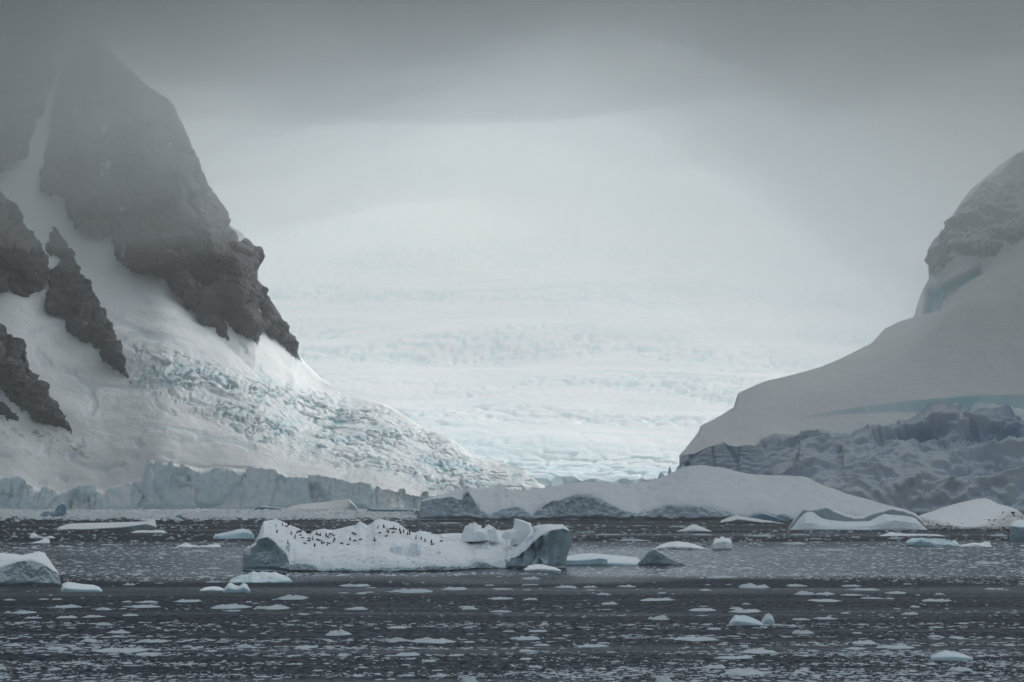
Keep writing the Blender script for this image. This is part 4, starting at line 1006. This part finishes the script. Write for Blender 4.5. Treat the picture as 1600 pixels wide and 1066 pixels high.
brash("brash_ice", 2600, 813, 852, 1.5, 9, .2, d_far, 33, "bits of ice sprinkled over the far dark water", M_FLOE)
def melange():
    """pale packed rubble frozen together along the left shore"""
    pxs, ds = np.meshgrid(np.arange(-220, 700, 2.5), np.linspace(1130, 2040, 150), indexing='ij')
    P = at_z(pxs, ds, 0.0)
    edge = sstep(1150, 1420, ds + 110 * fbm(np.stack([pxs / 60, ds / 120, ds * 0], -1), 3)) * (1 - sstep(600, 690, pxs + 25 * fbm(np.stack([ds / 60, pxs / 30, ds * 0], -1), 2)))
    n = fbm(P / np.array([9, 16, 1]), 4)
    P[..., 2] = -0.9 + 1.35 * edge + 0.55 * n * edge + 0.9 * np.clip(fbm(P / np.array([26, 60, 1]) + 3, 3), 0, 1) * edge
    idx = np.arange(P.shape[0] * P.shape[1]).reshape(P.shape[:2])
    Fq = np.stack([idx[:-1, :-1], idx[1:, :-1], idx[1:, 1:], idx[:-1, 1:]], -1).reshape(-1, 4)
    ice = np.clip(0.3 + 0.8 * n, 0, 1)
    tag(link("sea_ice", mesh_np("sea_ice", P.reshape(-1, 3), Fq, [M_MEL], {"ice": ice, "dirt": ice * 0})), "pale packed sea ice along the foot of the left ice cliff", "sea ice", kind="structure")
melange()
brash("brash_ice", 5200, 797.3, 818, 2.0, 12, .22, d_mel, 34, "dense pale rubble of ice along the left glacier front", M_MEL)
# ------------------------------------------------------------------ air: low cloud and haze
CLOUD_C = (0.945, 0.97, 0.96)
DECK_C = (0.872, 0.943, 0.983)
def cloud_slab(name, x0, x1, y0, y1, nx, ny, bottom, top, mat, label, end=None):
    X, Y = np.meshgrid(np.linspace(x0, x1, nx), np.linspace(y0, y1, ny), indexing='ij')
    if end: Y = y0 + (Y - y0) / (y1 - y0) * (end(X) - y0)
    Zb, Zt = bottom(X, Y), top(X, Y)
    V = np.concatenate([np.stack([X, Y, Zb], -1).reshape(-1, 3), np.stack([X, Y, Zt], -1).reshape(-1, 3)])
    n = nx * ny; idx = np.arange(n).reshape(nx, ny)
    q = np.stack([idx[:-1, :-1], idx[1:, :-1], idx[1:, 1:], idx[:-1, 1:]], -1).reshape(-1, 4)
    fs = [q[:, ::-1], q + n]
    for e in (idx[0, :], idx[-1, ::-1], idx[::-1, 0], idx[:, -1]):
        fs.append(np.stack([e[:-1] , e[:-1] + n, e[1:] + n, e[1:]], -1)[:, ::-1])
    me = mesh_np(name, V, np.concatenate(fs), [mat])
    bm = bmesh.new(); bm.from_mesh(me); bmesh.ops.recalc_face_normals(bm, faces=bm.faces); bm.to_mesh(me); bm.free()
    return tag(link(name, me), label, "cloud", kind="stuff")

def n2(X, Y, s, k=0.0):
    return fbm(np.stack([X / s, Y / s, X * 0 + k], -1), 3)

def taper(Y, end, w): return 0.02 + 0.98 * sstep(0, 1, (end - Y) / w)          # the cloud thins out towards its far edge
def bank(Y): return sstep(1350, 2150, Y)                                           # thin overhead, a heavy bank over the strait
def az(X, Y): return X / np.maximum(Y, 900)
def veil(k):
    """one of four thin, differently billowed layers of the veil"""
    end = lambda X: 2620 + 210 * k + 110 * n2(X, X * 0 + k, 260, 1.0 + k)
    bot = lambda X, Y: 510 + 55 * k - (120 + 110 * sstep(-0.16 + .04 * k, 0.26 + .04 * k, -az(X, Y)) + 345 * sstep(-0.08 + .04 * k, 0.24 + .03 * k, az(X, Y))) * bank(Y) + 70 * n2(X, Y, 620 - 70 * k, 5.0 + 3 * k) + 16 * n2(X, Y, 150, 6.0 + k)
    top = lambda X, Y: bot(X, Y) + (110 + 580 * bank(Y)) * taper(Y, end(X), 700)
    return end, bot, top

def deck(k):
    """one of four layers of the dark deck, their far edges staggered so that it frays out over the valley"""
    end = lambda X: 2170 + 185 * k + 120 * n2(X, X * 0 + k, 330, 4.0 + k)
    bot = lambda X, Y: 610 + 62 * k - (225 - 20 * sstep(0.05, 0.26, az(X, Y)) - 35 * sstep(0.05, 0.2, -az(X, Y))) * bank(Y) + 65 * n2(X, Y, 560 - 70 * k, 9.0 + 2 * k) + 18 * n2(X, Y, 140, 2.0 + k)
    top = lambda X, Y: bot(X, Y) + (110 + 700 * bank(Y)) * taper(Y, end(X), 800)
    return end, bot, top

M_VEIL = volume_material("cloud_veil", 0.00068, color=DECK_C, aniso=0.35)
M_DECK = volume_material("cloud_deck", 0.0018, color=DECK_C, aniso=0.35)
for fn, n_, mat, labs in ((veil, 4, M_VEIL, ["lowest ragged grey cloud hanging over the peaks", "second thin grey cloud veil over the strait", "soft grey cloud veil over the strait", "highest thin grey veil reaching over the glacier"]),
                          (deck, 4, M_DECK, ["frayed dark underside of the cloud deck above the bay", "lower grey layer of the cloud deck", "thick dark cloud deck above the bay", "top of the dark cloud deck fraying out over the valley"])):
    for k_ in range(n_):
        en_, bo_, to_ = fn(k_)
        cloud_slab("low_cloud", -3800, 3800, -2500, 3200, 80, 100, bo_, to_, mat, labs[k_], end=en_)
M_UP = volume_material("shading_cloud_lid", 0.0009, color=DECK_C, aniso=0.3)  # cloud layer added to dim the fog and the upper glacier
cloud_slab("low_cloud", -3800, 3800, 4700, 9300, 40, 60, lambda X, Y: 1130 + 70 * n2(X, Y, 900, 12.0), lambda X, Y: 1140 + 70 * n2(X, Y, 900, 12.0) + 430 * sstep(4700, 6600, Y), M_UP, "grey cloud lid added to shade the upper glacier")
cloud_slab("low_cloud", -3800, 3800, 3520, 9300, 50, 70, lambda X, Y: 1100 - 700 * sstep(3520, 5600, Y) + 60 * n2(X, Y, 900, 2.0) + (Y - 3420) * 0.06, lambda X, Y: 1560 + 0 * X, volume_material("bright_cloud", 0.00042, color=CLOUD_C, aniso=0.1), "bright fog lying over the upper glacier")

def make_haze():
    x0, x1, y0, y1, z0, z1 = -4200, 4200, -2700, 9600, -6.0, 1650
    V = [(x, y, z) for x in (x0, x1) for y in (y0, y1) for z in (z0, z1)]
    Fq = [(0, 1, 3, 2), (4, 6, 7, 5), (0, 4, 5, 1), (2, 3, 7, 6), (0, 2, 6, 4), (1, 5, 7, 3)]
    tag(link("haze", mesh_np("haze", V, Fq, [volume_material("pale_haze", 0.00012, color=CLOUD_C, aniso=0.35)], smooth=False)), "thin pale haze over the bay", "haze", kind="stuff")
make_haze()
